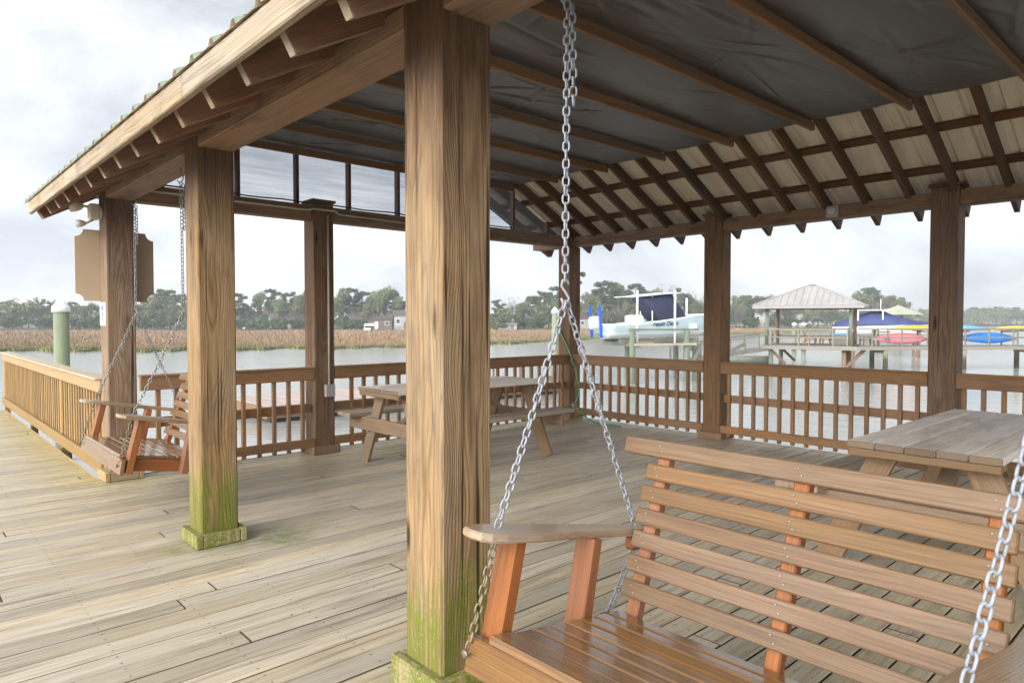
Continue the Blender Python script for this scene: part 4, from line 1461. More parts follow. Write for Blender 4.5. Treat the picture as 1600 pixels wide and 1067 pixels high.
# (photo column, depth, top row in the photo, kind, width factor)
TREES = {
 'over the walkway railing|out from the sign post': [(-25, 190, 478, 'oak', 1.2), (8, 188, 478, 'oak', 1.3), (34, 186, 476, 'oak', 1.35), (62, 192, 476, 'oak', 1.2), (82, 185, 473, 'pine', 1.2), (112, 195, 472, 'pine', 1.3), (126, 186, 476, 'oak', 1.2), (147, 188, 473, 'oak', 1.3), (45, 200, 473, 'pine', 1.2), (20, 178, 492, 'shrub', 1.4), (70, 178, 491, 'shrub', 1.5), (122, 178, 492, 'shrub', 1.5), (148, 178, 493, 'shrub', 1.2)],
 '|past the sign post': [(216, 188, 475, 'oak', 1.1), (236, 186, 462, 'oak', .9), (252, 190, 453, 'pine', 1.4), (266, 184, 455, 'pine', 1.3), (284, 192, 462, 'pine', 1.3), (275, 182, 476, 'oak', 1.2), (222, 178, 492, 'shrub', 1.4), (246, 178, 494, 'shrub', 1.2), (288, 178, 496, 'shrub', 1.2)],
 '|past the middle mossy post': [(374, 184, 459, 'pine', 1.3), (384, 186, 476, 'oak', .9), (407, 190, 457, 'oak', .75), (394, 186, 482, 'bare', 1.2), (426, 196, 454, 'pine', 1.2), (449, 198, 456, 'pine', 1.1), (462, 196, 456, 'pine', 1.0), (438, 184, 468, 'oak', .95), (477, 184, 452, 'oak', .85), (417, 186, 478, 'bare', 1.1), (402, 179, 492, 'shrub', 1.4), (440, 179, 494, 'shrub', 1.4), (378, 179, 496, 'shrub', 1.2), (468, 179, 494, 'shrub', 1.3)],
 '|past the outlet box post': [(536, 188, 451, 'oak', .8), (548, 190, 450, 'pine', 1.4), (568, 192, 455, 'pine', 1.4), (586, 188, 455, 'oak', .8), (603, 186, 450, 'oak', .85), (614, 190, 455, 'pine', 1.3), (626, 194, 463, 'pine', 1.2), (557, 184, 478, 'bare', 1.1), (574, 184, 478, 'oak', .9), (540, 180, 497, 'shrub', 1.4), (563, 180, 497, 'shrub', 1.4), (615, 184, 484, 'bare', 1.2)],
 '|past the thickest mossy post': [(778, 192, 468, 'pine', 1.4), (801, 196, 466, 'bare', 1.1), (790, 188, 480, 'oak', 1.1), (818, 186, 472, 'oak', 1.05), (829, 198, 464, 'pine', 1.2), (844, 200, 454, 'pine', 1.2), (857, 198, 458, 'pine', 1.2), (848, 184, 476, 'oak', 1.1), (872, 196, 448, 'pine', 1.4), (868, 186, 470, 'oak', .9), (782, 184, 492, 'shrub', 1.3), (808, 184, 497, 'shrub', 1.4), (836, 182, 490, 'shrub', 1.3)],
 '|past the corner post with the hose': [(921, 196, 458, 'oak', .9), (932, 200, 452, 'pine', 1.2), (946, 196, 437, 'pine', 1.4), (958, 200, 443, 'pine', 1.2), (969, 198, 446, 'oak', .75), (980, 202, 444, 'pine', 1.2), (994, 196, 443, 'pine', 1.4), (1008, 200, 449, 'pine', 1.3), (1022, 200, 452, 'oak', .8), (1038, 198, 446, 'bare', 1.0), (1050, 206, 455, 'pine', 1.3), (1064, 204, 452, 'pine', 1.2), (1076, 206, 462, 'oak', .9), (1090, 208, 452, 'bare', 1.1), (935, 190, 476, 'oak', 1.0), (965, 192, 474, 'bare', 1.1), (1000, 192, 472, 'oak', 1.1), (1040, 196, 474, 'oak', 1.1), (1084, 200, 474, 'oak', 1.1)],
 '|past the post beside the aqua boat': [(1150, 222, 462, 'oak', .9), (1163, 222, 463, 'pine', 1.4), (1176, 224, 464, 'oak', .8), (1184, 226, 461, 'pine', 1.3), (1200, 226, 464, 'oak', 1.0), (1156, 216, 482, 'bare', 1.1), (1226, 232, 480, 'oak', 1.1), (1246, 236, 480, 'oak', 1.2), (1278, 242, 480, 'oak', 1.3), (1300, 246, 482, 'oak', 1.3), (1345, 250, 457, 'oak', .9), (1356, 252, 450, 'pine', 1.5), (1372, 252, 460, 'oak', 1.1), (1392, 256, 462, 'oak', 1.1), (1408, 262, 470, 'oak', 1.2), (1424, 420, 484, 'oak', 1.3), (1440, 430, 482, 'oak', 1.2), (1236, 226, 494, 'shrub', 1.5), (1172, 220, 494, 'shrub', 1.4)],
 '|past the dark post by the kayaks': [(1512, 440, 482, 'oak', 1.1), (1522, 445, 480, 'pine', 1.6), (1534, 440, 481, 'oak', 1.2), (1546, 450, 480, 'oak', 1.1), (1556, 445, 478, 'pine', 1.7), (1566, 440, 480, 'oak', 1.2), (1578, 445, 482, 'oak', 1.3), (1588, 450, 481, 'pine', 1.6), (1598, 445, 483, 'oak', 1.3), (1612, 450, 482, 'oak', 1.3), (1460, 430, 483, 'oak', 1.3)],
}
ORD = ['', 'first', 'second', 'third', 'fourth', 'fifth', 'sixth', 'seventh', 'eighth', 'ninth', 'tenth', 'eleventh', 'twelfth', 'thirteenth', 'fourteenth']
NOUN = {'pine': 'tall clumpy pine', 'oak': 'round-crowned green oak', 'bare': 'pale leafless tree', 'shrub': 'low dark shrub'}
for place, lst in TREES.items():
    lst = [e_ if e_[3] != 'x' else e_ for e_ in lst]
    cnt = {}
    tot = {}
    for e_ in lst: tot[e_[3]] = tot.get(e_[3], 0) + 1
    for (px, t, top, kind, wf) in sorted(lst, reverse=place.startswith('over')):
        cnt[kind] = cnt.get(kind, 0) + 1
        trm, crm = random.choice(KINDS[kind])
        # trees behind others stand higher only because they are taller
        p = at(px, t, LAND_Z - .05)
        zt = EYE + (501.4 - top) / 1066.67 * t
        h = (zt - p.z) * random.uniform(.99, 1.03)
        if kind in ('oak',):
            h *= 1.04
        lab = '%s%s on the far shore, counting %s' % ('sole ' if tot[kind] == 1 else ORD[cnt[kind]] + ' ', NOUN[kind], place.split('|')[1])
        o = thing(NAMES[kind][0], lab, NAMES[kind][2], p, random.uniform(0, 6.28), 'trees and shrubs along the far shore')
        s = {'pine': .95, 'oak': .85, 'bare': 1.0, 'shrub': 1.0}[kind]
        o.scale = (h * wf * s * (1 if kind != 'shrub' else 1.2), h * wf * s * (1 if kind != 'shrub' else 1.2), h)
        put(bpy.data.objects.new('trunk', trm), o)
        put(bpy.data.objects.new('crown', crm), o)

# the woods behind them, one mass
def woods():
    C, RA, K = [], [], []
    r = np.random.default_rng(5)
    for px in np.arange(-150, 1345, 5.0):
        for lay in range(4):
            t = interp(FAR, px) + r.uniform(9, 40)
            hmax = 6.0 + 1.3 * math.sin(px * .03) + 1.0 * math.sin(px * .011 + 2)
            if 1200 < px < 1345: hmax *= .9
            p = at(px + r.uniform(-3, 3), t, LAND_Z + r.uniform(.2, 1) * hmax)
            s = r.uniform(.9, 1.7)
            C.append(p); RA.append((s * 1.3, s * 1.3, s)); K.append(30)
    for px in np.arange(1330, 1700, 3.5):
        t = interp(FARL, px) + 25 + r.uniform(0, 30)
        for lay in range(4):
            p = at(px + r.uniform(-2, 2), t, LAND_Z + r.uniform(.1, 1.0) * 6.8)
            s = r.uniform(1.6, 2.8)
            C.append(p); RA.append((s * 1.4, s * 1.4, s)); K.append(30)
    v, q, rn = leaf_cloud(C, RA, K, .72, .8, 9, .2)
    o = put(bpy.data.objects.new('far_woods', np_mesh('far_woods', v, q, M['leaf_oak'], {'rnd': rn})))
    o['kind'] = 'stuff'
    o['label'] = 'continuous low woods behind the shore trees'
woods()

# ------------------------------------------------------------------ houses on the far shore
def house(label, px, t, w, d, h, rh, wall, roof, ang=0.0):
    p = at(px, t, LAND_Z)
    b = math.atan2(p.y, p.x) - math.pi / 2 + ang
    o = thing('house', label, 'house', p, b, 'houses among the far shore trees')
    MB().box((-w / 2, 0, -.1), (w / 2, d, h), axis=0).build('wall', wall, o, shift=False)
    a = MB()
    e_ = .4
    a.add([(-w / 2 - e_, -e_, h + .003), (w / 2 + e_, -e_, h + .003), (w / 2 + e_, d + e_, h + .003), (-w / 2 - e_, d + e_, h + .003), (-w / 2 - e_, d / 2, h + rh), (w / 2 + e_, d / 2, h + rh)],
          [(0, 1, 5, 4), (2, 3, 4, 5), (0, 4, 3), (1, 2, 5), (3, 2, 1, 0)])
    ro = a.build('roof', roof, o, shift=False)
    MB().box((w * .22, d * .4, h + rh * .55), (w * .22 + .6, d * .4 + .6, h + rh + .5), axis=2).build('chimney', wall, ro, shift=False)
    n = max(2, int(w / 2.6))
    for k in range(n):
        x = -w / 2 + w * (k + .5) / n
        if k == n // 2:
            MB().box((x - .45, -.03, 0), (x + .45, -.002, 2.0), axis=2).build('door', M['wall_brown'] if wall is not M['wall_brown'] else M['white'], o, shift=False)
        else:
            f = MB().box((x - .55, -.04, h * .38), (x + .55, -.002, h * .78), axis=0).build('window', M['white'], o, shift=False)
            MB().box((x - .45, -.06, h * .42), (x + .45, -.0415, h * .74), axis=0, ch=.002).build('pane', M['glass'], f, shift=False)
house('brown house with a low brown roof on the far shore right of the outlet post', 580, 182, 11, 7, 2.6, 1.4, M['wall_brown'], M['roof_house'])
house('small pale house at the edge of the far trees next to the thick near post', 628, 181, 4, 5, 3.6, 1.5, M['wall_pale'], M['roof_house'])
house('pinkish brown house half hidden by trees left of the outlet post', 452, 183, 9, 7, 2.6, 1.7, M['wall_brown'], M['roof_house'])
house('low pinkish house among trees right of the mossy post', 380, 184, 8, 6, 2.4, 1.3, M['wall_brown'], M['roof_house'])
house('pale house among the trees beside the boathouse post', 1190, 222, 4.5, 6, 5.0, 1.4, M['wall_pale'], M['roof_house'])
house('pale two storey house seen through the boathouse', 1237, 236, 7, 6, 4.6, 1.6, M['wall_pale'], M['roof_house'])
house('grey house on the shore behind the blue motor of the boat', 917, 194, 5, 6, 2.8, 1.6, M['wall_pale'], M['roof_house'])
house('low white waterside hut on the shore right of the thick near post', 793, 182, 5, 4, 1.3, .8, M['wall_pale'], M['wall_pale'])

# small white boat shelter with a ramp on the marsh edge
b_t = thing('boat_shelter', 'tiny white boat shelter on the marsh edge right of the outlet post', 'shelter', at(578, 172, -1.3))
ang = math.atan2(b_t.location.y, b_t.location.x) - math.pi / 2
b_t.rotation_euler = (0, 0, ang)
for sx in (-1.3, 1.3):
    for sy in (0, 3):
        MB().box((sx - .08, sy - .08, 0), (sx + .08, sy + .08, 1.5)).build('post', M['white'], b_t, shift=False)
MB().box((-1.5, .3, .0), (.2, 2.6, 1.0), axis=0).build('boat_hull', M['hull_white'], b_t, shift=False)
a = MB(); a.add([(-1.6, -.3, 1.5), (1.6, -.3, 1.5), (1.6, 3.3, 1.5), (-1.6, 3.3, 1.5), (-1.2, 1.5, 2.1), (1.2, 1.5, 2.1)], [(0, 1, 5, 4), (2, 3, 4, 5), (0, 4, 3), (1, 2, 5), (3, 2, 1, 0)])
a.build('roof', M['white'], b_t, shift=False)
r_t = thing('footbridge', 'long thin wooden footbridge crossing the marsh to the tiny white shelter', 'footbridge', at(590, 172, -.6))
q0, q1 = at(586, 172, -.75), at(660, 178, .25)
MB().bar(q0, q1, 1.0, .12).build('walkway', M['dock'], r_t)
for k in range(7):
    p = q0.lerp(q1, k / 6)
    MB().tube([(p.x, p.y, -1.5), (p.x, p.y, p.z)], .09, 6).build('piling', M['dock'], r_t)

# ------------------------------------------------------------------ mooring pilings with cone caps
def piling(label, px, t, top, r=.15, cap=True, grp='capped green mooring pilings'):
    p = at(px, t, WATER - .5)
    o = thing('mooring_piling', label, 'piling', p, group=grp)
    zt = top
    MB().tube([(0, 0, -1.5), (0, 0, zt - p.z)], [r * 1.05, r * .97], 16).build('pole', M['piling'], o, shift=False)
    if cap:
        h = zt - p.z
        MB().tube([(0, 0, h - .02), (0, 0, h + .07), (0, 0, h + .10), (0, 0, h + .26)], [r * 1.16, r * 1.18, r * 1.12, r * .12], 16).build('cap', M['white'], o, shift=False)
    return o
piling('green mooring piling with white cone cap standing left of the sign post', 96, 14.6, 1.66)
piling('green mooring piling with white cone cap next to the corner post with the hose', 867, 30, 1.80, .14)
piling('distant mooring piling with white cap, left one seen through the boathouse', 1241, 70, 1.05, .22)
piling('distant mooring piling with white cap, right one seen through the boathouse', 1256, 69, 1.05, .22)

# ------------------------------------------------------------------ floating dock beyond the railing
fd = thing('floating_dock', 'low pinkish floating dock on the water seen through the railing', 'dock', (8.4, 19.5, WATER))
a = MB()
x = 8.2
while x < 20.5:
    a.box((x, 19.52, -1.09), (x + .138, 23.0, -1.055), axis=1, ch=.004)
    x += .146
a.build('planks', M['dock_pink'], fd)
MB().box((8.16, 19.44, -1.42), (20.6, 19.515, -1.06), axis=0).build('side_board', M['dock_brown'], fd)
MB().box((8.12, 19.44, -1.42), (8.158, 23.05, -1.06), axis=1).build('side_board', M['dock_brown'], fd)
MB().box((8.3, 19.6, -1.75), (20.4, 22.9, -1.12), axis=0).build('float', M['black'], fd)
for x in (12.0, 17.5):
    MB().tube([(x, 23.2, -2.5), (x, 23.2, -.1)], .13, 12).build('guide_piling', M['piling_clean'], fd)
# gangway rails of the next dock seen above the far railing
gw = thing('gangway', 'narrow gangway with thin handrails on the water behind the far railing', 'gangway', at(835, 27, WATER))
for off in (0, 1.1):
    q0, q1 = at(760, 26 + off, -.35), at(878, 29 + off, -.05)
    MB().bar(q0, q1, .05, .09).build('handrail', M['dock'], gw)
    for k in range(6):
        p = q0.lerp(q1, (k + .5) / 6)
        MB().bar((p.x, p.y, p.z - 1.0), (p.x, p.y, p.z - .03), .06, .06).build('baluster', M['dock_brown'], gw)
MB().bar(at(760, 26.5, -1.30), at(878, 29.5, -1.0), 1.3, .10).build('walkway', M['dock_brown'], gw)

# ------------------------------------------------------------------ boat lift and the boat on it
S0 = Vector((26.3, 22.05, 0)); BD = Vector((.920, -.392, 0)); BN = Vector((-.392, -.920, 0))   # stern, heading, towards camera
def bl(s, n, z): return S0 + BD * s + BN * n + Vector((0, 0, z))
lift = thing('boat_lift', 'green timber boat lift carrying the pale aqua fishing boat', 'boat lift', bl(3, 0, WATER))
for i, (s, n, top) in enumerate(((.72, 1.75, .98), (3.75, 1.75, .98), (2.3, -1.6, .95), (5.3, -1.6, .95), (4.55, 1.3, .6), (5.15, 2.1, .9))):
    MB().tube([bl(s, n, -2.5), bl(s, n, top)], .145, 12).build('piling', M['piling_clean'], lift)
MB().bar(bl(.55, 1.75, 1.03), bl(4.4, 1.75, 1.03), .12, .10).build('lift_beam', M['alu'], lift)
MB().bar(bl(2.0, -1.6, 1.0), bl(5.5, -1.6, 1.0), .12, .10).build('lift_beam', M['alu'], lift)
for s in (1.0, 4.1):
    MB().bar(bl(s, 1.9, .30), bl(s, -1.8, .30), .12, .20).build('cradle_beam', M['alu'], lift)
for n in (.85, -.85):
    MB().bar(bl(.5, n, .47), bl(5.0, n, .50), .16, .14).build('bunk', M['dock'], lift)
MB().bar(bl(.75, 1.9, .31), bl(4.2, 1.9, .31), .11, .12).build('walk_beam', M['cap_pale'], lift)
for (s, n, z0, z1) in ((1.05, 1.62, .25, 2.92), (3.15, 1.62, .35, 2.95), (5.9, -1.5, .5, 2.7)):
    MB().tube([bl(s, n, z0), bl(s, n, z1)], .052, 8).build('guide_pole', M['white'], lift)
for (q0, q1) in ((bl(3.7, 1.75, -1.2), bl(4.6, 1.75, .2)), (bl(4.3, 1.3, .1), bl(5.6, 2.0, -1.3)), (bl(5.2, 2.1, -.4), bl(7.2, 1.8, .3))):
    MB().bar(q0, q1, .08, .18).build('brace', M['dock'], lift)
MB().box((0, 0, 0), (.3, .34, .30), axis=2, ch=.05).xform(Matrix.Translation(bl(4.2, 1.72, 1.02))).build('winch', M['white'], lift)

boat = thing('fishing_boat', 'pale aqua centre console fishing boat with navy cover, lettered Nauti Dawg', 'boat', bl(0, 0, .6))
def hull_section(u):
    """u 0 stern .. 1 bow: half width, gunwale z, chine z, keel z"""
    L = 7.2
    hw = 1.16 * (1 - max(0, (u - .45) / .55) ** 2.4) if u > .45 else 1.16 - .06 * (1 - u / .45)
    gz = 1.24 + .46 * min(1, max(0, (u - .18) / .5)) + .26 * max(0, u - .55)
    cz = .82 + .30 * max(0, u - .4) ** 1.4 * 2
    kz = .58 + .9 * max(0, u - .6) ** 2 * 2.3
    return u * L, max(hw, .02), gz, cz, kz
rings_h, rings_g = [], []
for i in range(25):
    u = i / 24
    s, hw, gz, cz, kz = hull_section(u)
    rk = .75 * u * u                                  # raked bow
    ring = []
    for (n, z, ds) in ((-hw, gz, rk), (-hw * .96, gz - .12, rk * .9), (-hw * .86, (gz + cz) / 2, rk * .5), (-hw * .80, cz, 0), (-hw * .4, (cz + kz) / 2 - .02, 0), (0, kz, 0),
                       (hw * .4, (cz + kz) / 2 - .02, 0), (hw * .80, cz, 0), (hw * .86, (gz + cz) / 2, rk * .5), (hw * .96, gz - .12, rk * .9), (hw, gz, rk)):
        ring.append(bl(s * .94 + ds, n, z))
    rings_h.append(ring)
MB().loft(rings_h, closed=True).build('hull', M['hull'], boat)
gm = MB()
for sd in (-1, 1):
    gm.tube([bl(hull_section(i / 24)[0] * .94 + .75 * (i / 24) ** 2, sd * hull_section(i / 24)[1], hull_section(i / 24)[2] + .012) for i in range(25)], .045, 8)
gm.build('gunwale', M['hull_white'], boat)
kb = MB()
kb.loft([[bl(hull_section(i / 24)[0] * .94, n * hull_section(i / 24)[1] * .83, z) for n, z in ((-1, hull_section(i / 24)[3] - .0), (-.45, (hull_section(i / 24)[3] + hull_section(i / 24)[4]) / 2 - .05), (0, hull_section(i / 24)[4] - .03), (.45, (hull_section(i / 24)[3] + hull_section(i / 24)[4]) / 2 - .05), (1, hull_section(i / 24)[3]))] for i in range(22)], closed=True)
kb.build('bottom', M['hull_white'], boat)
# console cover in navy canvas, sloping fore and aft
cov = []
for (s, hw, z0, z1) in ((2.05, .58, 1.10, 1.15), (2.12, .62, 1.2, 2.62), (2.6, .66, 1.2, 2.66), (3.3, .68, 1.2, 2.74), (3.62, .68, 1.25, 2.80), (4.45, .62, 1.30, 1.72), (4.62, .55, 1.32, 1.45)):
    cov.append([bl(s + .35 * (1 if z0 > 1.15 else 0) * 0, -hw, z0), bl(s, -hw * .97, (z0 + z1) / 2), bl(s, -hw * .9, z1), bl(s, 0, z1 + .05), bl(s, hw * .9, z1), bl(s, hw * .97, (z0 + z1) / 2), bl(s, hw, z0)])
# the aft curtain leans: top further aft than its foot
cov[1] = [bl(3.05, -.62, 1.30), bl(2.50, -.62, 1.95), bl(1.98, -.6, 2.58), bl(1.98, 0, 2.64), bl(1.98, .6, 2.58), bl(2.50, .62, 1.95), bl(3.05, .62, 1.30)]
cov[0] = [bl(3.05, -.60, 1.25), bl(2.52, -.55, 1.90), bl(2.0, -.5, 2.5), bl(2.0, 0, 2.52), bl(2.0, .5, 2.5), bl(2.52, .55, 1.90), bl(3.05, .60, 1.25)]
cov[2] = [bl(3.10, -.66, 1.28), bl(2.80, -.66, 1.98), bl(2.6, -.62, 2.66), bl(2.6, 0, 2.71), bl(2.6, .62, 2.66), bl(2.80, .66, 1.98), bl(3.10, .66, 1.28)]
cov[3] = [bl(3.40, -.68, 1.35), bl(3.30, -.68, 2.02), bl(3.3, -.62, 2.74), bl(3.3, 0, 2.79), bl(3.3, .62, 2.74), bl(3.30, .68, 2.02), bl(3.40, .68, 1.35)]
MB().loft(cov, closed=True).build('console_cover', M['navy'], boat)
MB().loft([[bl(s, n, z + dz) for n, dz in ((-.85, 0), (-.85, .05), (0, .10), (.85, .05), (.85, 0))] for s, z in ((1.75, 2.66), (2.4, 2.72), (3.2, 2.80), (3.9, 2.84), (4.05, 2.83))], closed=True).build('t_top', M['hull_white'], boat)
for (s, n) in ((2.5, .6), (3.6, .6), (2.5, -.6), (3.6, -.6)):
    MB().tube([bl(s, n, 1.2), bl(s, n * .95, 2.72)], .03, 6).build('t_top_leg', M['white'], boat)
MB().loft([[bl(s, n, z) for n, z in ((-.5, 1.25), (-.5, zt), (.5, zt), (.5, 1.25))] for s, zt in ((1.55, 1.70), (1.62, 1.74), (1.95, 1.74), (2.05, 1.55))], closed=True, smooth=False).build('seat', M['white'], boat)
MB().tube([bl(.3, .7, 2.60), bl(3.9, .85, 2.86)], .022, 6).build('outrigger', M['white'], boat)
mo = MB()
mo.loft([[bl(-.40 + dx * k, n * k, zc) for dx, n in ((-.30, -.18), (-.30, .18), (.12, .22), (.30, .16), (.30, -.16), (.12, -.22))] for zc, k in ((1.02, .75), (1.15, 1.0), (1.45, 1.0), (1.62, .85), (1.68, .5))], closed=True)
motor = mo.build('motor', M['motor'], boat)
a = MB()
a.loft([[bl(-.38 + dx * k, n * k, zc) for dx, n in ((-.16, -.06), (-.16, .06), (.16, .07), (.18, 0), (.16, -.07))] for zc, k in ((1.02, 1.1), (.7, .85), (.3, .8), (.08, .6))], closed=True)
a.tube([bl(-.78, 0, .10), bl(-.6, 0, .11), bl(-.2, 0, .11), bl(-.05, 0, .11)], [.05, .10, .095, .02], 10)
a.build('motor_leg', M['motor_dark'], motor)
pr = MB()
for k in range(3):
    an = k * 2.094 + .4
    d = BN * math.cos(an) + Vector((0, 0, math.sin(an)))
    pr.bar(bl(-.79, 0, .10) + d * .04, bl(-.82, 0, .10) + d * .21, .10, .014, up=BD + d.cross(BD) * .7)
pr.build('propeller', M['chrome'], motor)
for n in (.52, -.55):
    MB().bar(bl(-.30, n, .62), bl(-.42, n, 2.18), .085, .12, up=BD).build('shallow_water_anchor', M['anchor_blue'], boat)
# the boat's name
cu = bpy.data.curves.new('name', 'FONT')
cu.body = 'Nauti Dawg'
cu.size = .30
cu.extrude = .004
cu.offset = .006
cu.shear = .12
cu.align_x = 'CENTER'
tmp = bpy.data.objects.new('tmp', cu)
col.objects.link(tmp)
bpy.context.view_layer.update()
me = bpy.data.meshes.new_from_object(tmp.evaluated_get(bpy.context.evaluated_depsgraph_get()))
bpy.data.objects.remove(tmp)
me.name = 'boat_name'
me.materials.clear(); me.materials.append(M['letter'])
# set on the hull side: x along the boat, y up, facing the camera side
side = bl(2.95, 1.105, 1.22)
ux = (BD * 1.0 + Vector((0, 0, .05))).normalized()
uy = (Vector((0, 0, 1)) + BN * .16).normalized()
uz = ux.cross(uy)
for vt in me.vertices:
    c = vt.co.copy()
    vt.co = side + ux * c.x + uy * c.y + uz * (c.z) - boat.location + BN * .0
put(bpy.data.objects.new('boat_name', me), boat)

# skiff lying at the gangway foot
def skiff(label, px, t, L, hw, mat, ang=0.0, z=WATER):
    p = at(px, t, z)
    b = math.atan2(p.y, p.x) - math.pi / 2 + ang
    o = thing('skiff', label, 'boat', p, b)
    rg = []
    for i in range(9):
        u = i / 8
        w_ = hw * (1 - max(0, (u - .5) / .5) ** 2 * .75)
        x_ = (u - .5) * L
        zz = .45 + .10 * u
        rg.append([(x_, -w_, zz), (x_, -w_ * .8, .05), (x_, 0, -.06 + .2 * max(0, u - .7)), (x_, w_ * .8, .05), (x_, w_, zz), (x_, w_ * .9, zz), (x_, w_ * .72, .16), (x_, -w_ * .72, .16), (x_, -w_ * .9, zz)])
    MB().loft(rg, closed=True).build('hull', mat, o, shift=False)
    for x_ in (-L * .25, L * .1):
        MB().box((x_ - .12, -hw * .8, .30), (x_ + .12, hw * .8, .33), axis=1).build('thwart', mat, o, shift=False)
    return o
skiff('flat olive aluminium skiff on the water just right of the middle back post', 1154, 48, 4.6, .75, M['alu'], R(8))

# gangway from the boathouse down to the lift
def ramp(name, label, q0, q1, cat='gangway'):
    t = thing(name, label, cat, (q0 + q1) / 2)
    d = (q1 - q0).normalized(); sd = Vector((-d.y, d.x, 0)).normalized()
    MB().bar(q0, q1, 1.2, .14).build('walkway', M['dock'], t)
    for s in (-.6, .6):
        a0, a1 = q0 + sd * s + Vector((0, 0, .95)), q1 + sd * s + Vector((0, 0, .95))
        MB().bar(a0, a1, .09, .07).build('handrail', M['dock'], t)
        for k in range(7):
            p = q0.lerp(q1, k / 6) + sd * s
            MB().bar(p, p + Vector((0, 0, .93)), .08, .08).build('rail_post', M['dock'], t)
    return t
ramp('gangway', 'sloping grey gangway leading down from the boathouse towards the boat lift', at(1196, 44.5, -.35), at(1058, 41, -1.0))

# ------------------------------------------------------------------ boathouse on its dock
bh0 = at(1198, 44, 0)
vd = Vector((bh0.x, bh0.y, 0)).normalized()
rd = Vector((vd.y, -vd.x, 0))
E2 = (vd * .975 + rd * .16).normalized()
E1 = (rd * .985 - vd * .13).normalized()
def bp(a_, b_, z): return Vector((bh0.x, bh0.y, 0)) + E1 * a_ + E2 * b_ + Vector((0, 0, z))
BW, BDp = 4.85, 4.4
bh = thing('boathouse', 'open boathouse with grey hipped metal roof standing on pilings over the water', 'boathouse', bp(BW / 2, BDp / 2, WATER))
DZ = -.10
for (a_, b_) in ((0, 0), (BW, 0), (0, BDp), (BW, BDp)):
    MB().tube([bp(a_, b_, DZ - .02), bp(a_, b_, 2.38)], .115, 10).build('post', M['piling_clean'] if b_ == 0 else M['dock_brown'], bh)
ov = .75
ez, pz = 2.42, 3.80
c = [bp(-ov, -ov, ez), bp(BW + ov, -ov, ez), bp(BW + ov, BDp + ov, ez), bp(-ov, BDp + ov, ez), bp(BW * .5 - .15, BDp / 2, pz), bp(BW * .5 + .15, BDp / 2, pz)]
a = MB()
a.add(c, [(0, 1, 5, 4), (2, 3, 4, 5), (0, 4, 3), (1, 2, 5), (3, 2, 1, 0)])
ro = a.build('roof', M['roof_grey'], bh)
# standing seams
a = MB()
for k in range(1, 16):
    x_ = -ov + (BW + 2 * ov) * k / 16
    f = min(1.0, min(x_ + ov, BW + ov - x_) / (BW / 2 + ov - .15))
    q0 = bp(x_, -ov, ez + .02); q1 = bp(x_, -ov + f * (BDp / 2 + ov), ez + .02 + f * (pz - ez))
    a.bar(q0, q1, .035, .04)
    y_ = -ov + (BDp + 2 * ov) * k / 16
    f = min(1.0, min(y_ + ov, BDp + ov - y_) / (BDp / 2 + ov))
    q0 = bp(BW + ov, y_, ez + .02); q1 = bp(BW + ov - f * (BW / 2 + ov - .15), y_, ez + .02 + f * (pz - ez))
    a.bar(q0, q1, .035, .04)
a.build('seam', M['roof_grey'], ro, shift=False)
ro.children[0].data.transform(Matrix.Translation(-bh.location))
for (q0, q1) in ((c[0], c[1]), (c[1], c[2]), (c[2], c[3]), (c[3], c[0])):
    MB().bar(q0 - Vector((0, 0, .105)), q1 - Vector((0, 0, .105)), .05, .19).build('fascia_board', M['fascia_grey'], bh)
MB().bar(c[4] + Vector((0, 0, .03)), c[5] + Vector((0, 0, .03)), .3, .08).build('ridge_cap', M['fascia_grey'], bh)
for (q0, q1) in ((c[0], c[4]), (c[1], c[5]), (c[2], c[5])):
    MB().bar(q0 + Vector((0, 0, .03)), q1 + Vector((0, 0, .03)), .14, .05).build('hip_cap', M['roof_grey'], bh)
a = MB()
for k in range(36):
    y_ = -.25 + k * .142
    a.bar(bp(-.3, y_, DZ - .02), bp(BW + .4, y_, DZ - .02), .136, .04)
a.build('floor', M['dock'], bh)
MB().bar(bp(-.3, -.345, DZ - .13), bp(BW + .4, -.345, DZ - .13), .05, .24).build('rim_board', M['dock'], bh)
for b_ in (.1, BDp - .1):
    for a_ in (.25, BW - .35):
        MB().tube([bp(a_, b_, -3), bp(a_, b_, DZ - .14)], .14, 10).build('piling', M['dock_brown'] if a_ > 1 else M['piling_clean'], bh)
    MB().bar(bp(BW - .25, b_, -1.4), bp(BW + .75, b_ + .5, -.3), .12, .16).build('brace', M['dock_brown'], bh)
    MB().bar(bp(.35, b_, -.5), bp(1.1, b_ + .3, -1.3), .12, .16).build('brace', M['dock_brown'], bh)
for z in (.42, .93):
    MB().bar(bp(.1, -.25, z), bp(BW - .1, -.25, z), .05, .10).build('handrail', M['dock'], bh)
    MB().bar(bp(.1, BDp + .1, z), bp(BW - .1, BDp + .1, z), .05, .10).build('handrail', M['dock'], bh)
for a_ in (.3, 1.95, 2.55, 3.9, 4.7):
    MB().bar(bp(a_, -.25, DZ), bp(a_, -.25, .92), .09, .09).build('rail_post', M['dock'], bh)
MB().tube([bp(-.55, -.3, 2.10), bp(-.55, -.3, 2.30)], [.12, .09], 10).build('lantern', M['cream'], bh)
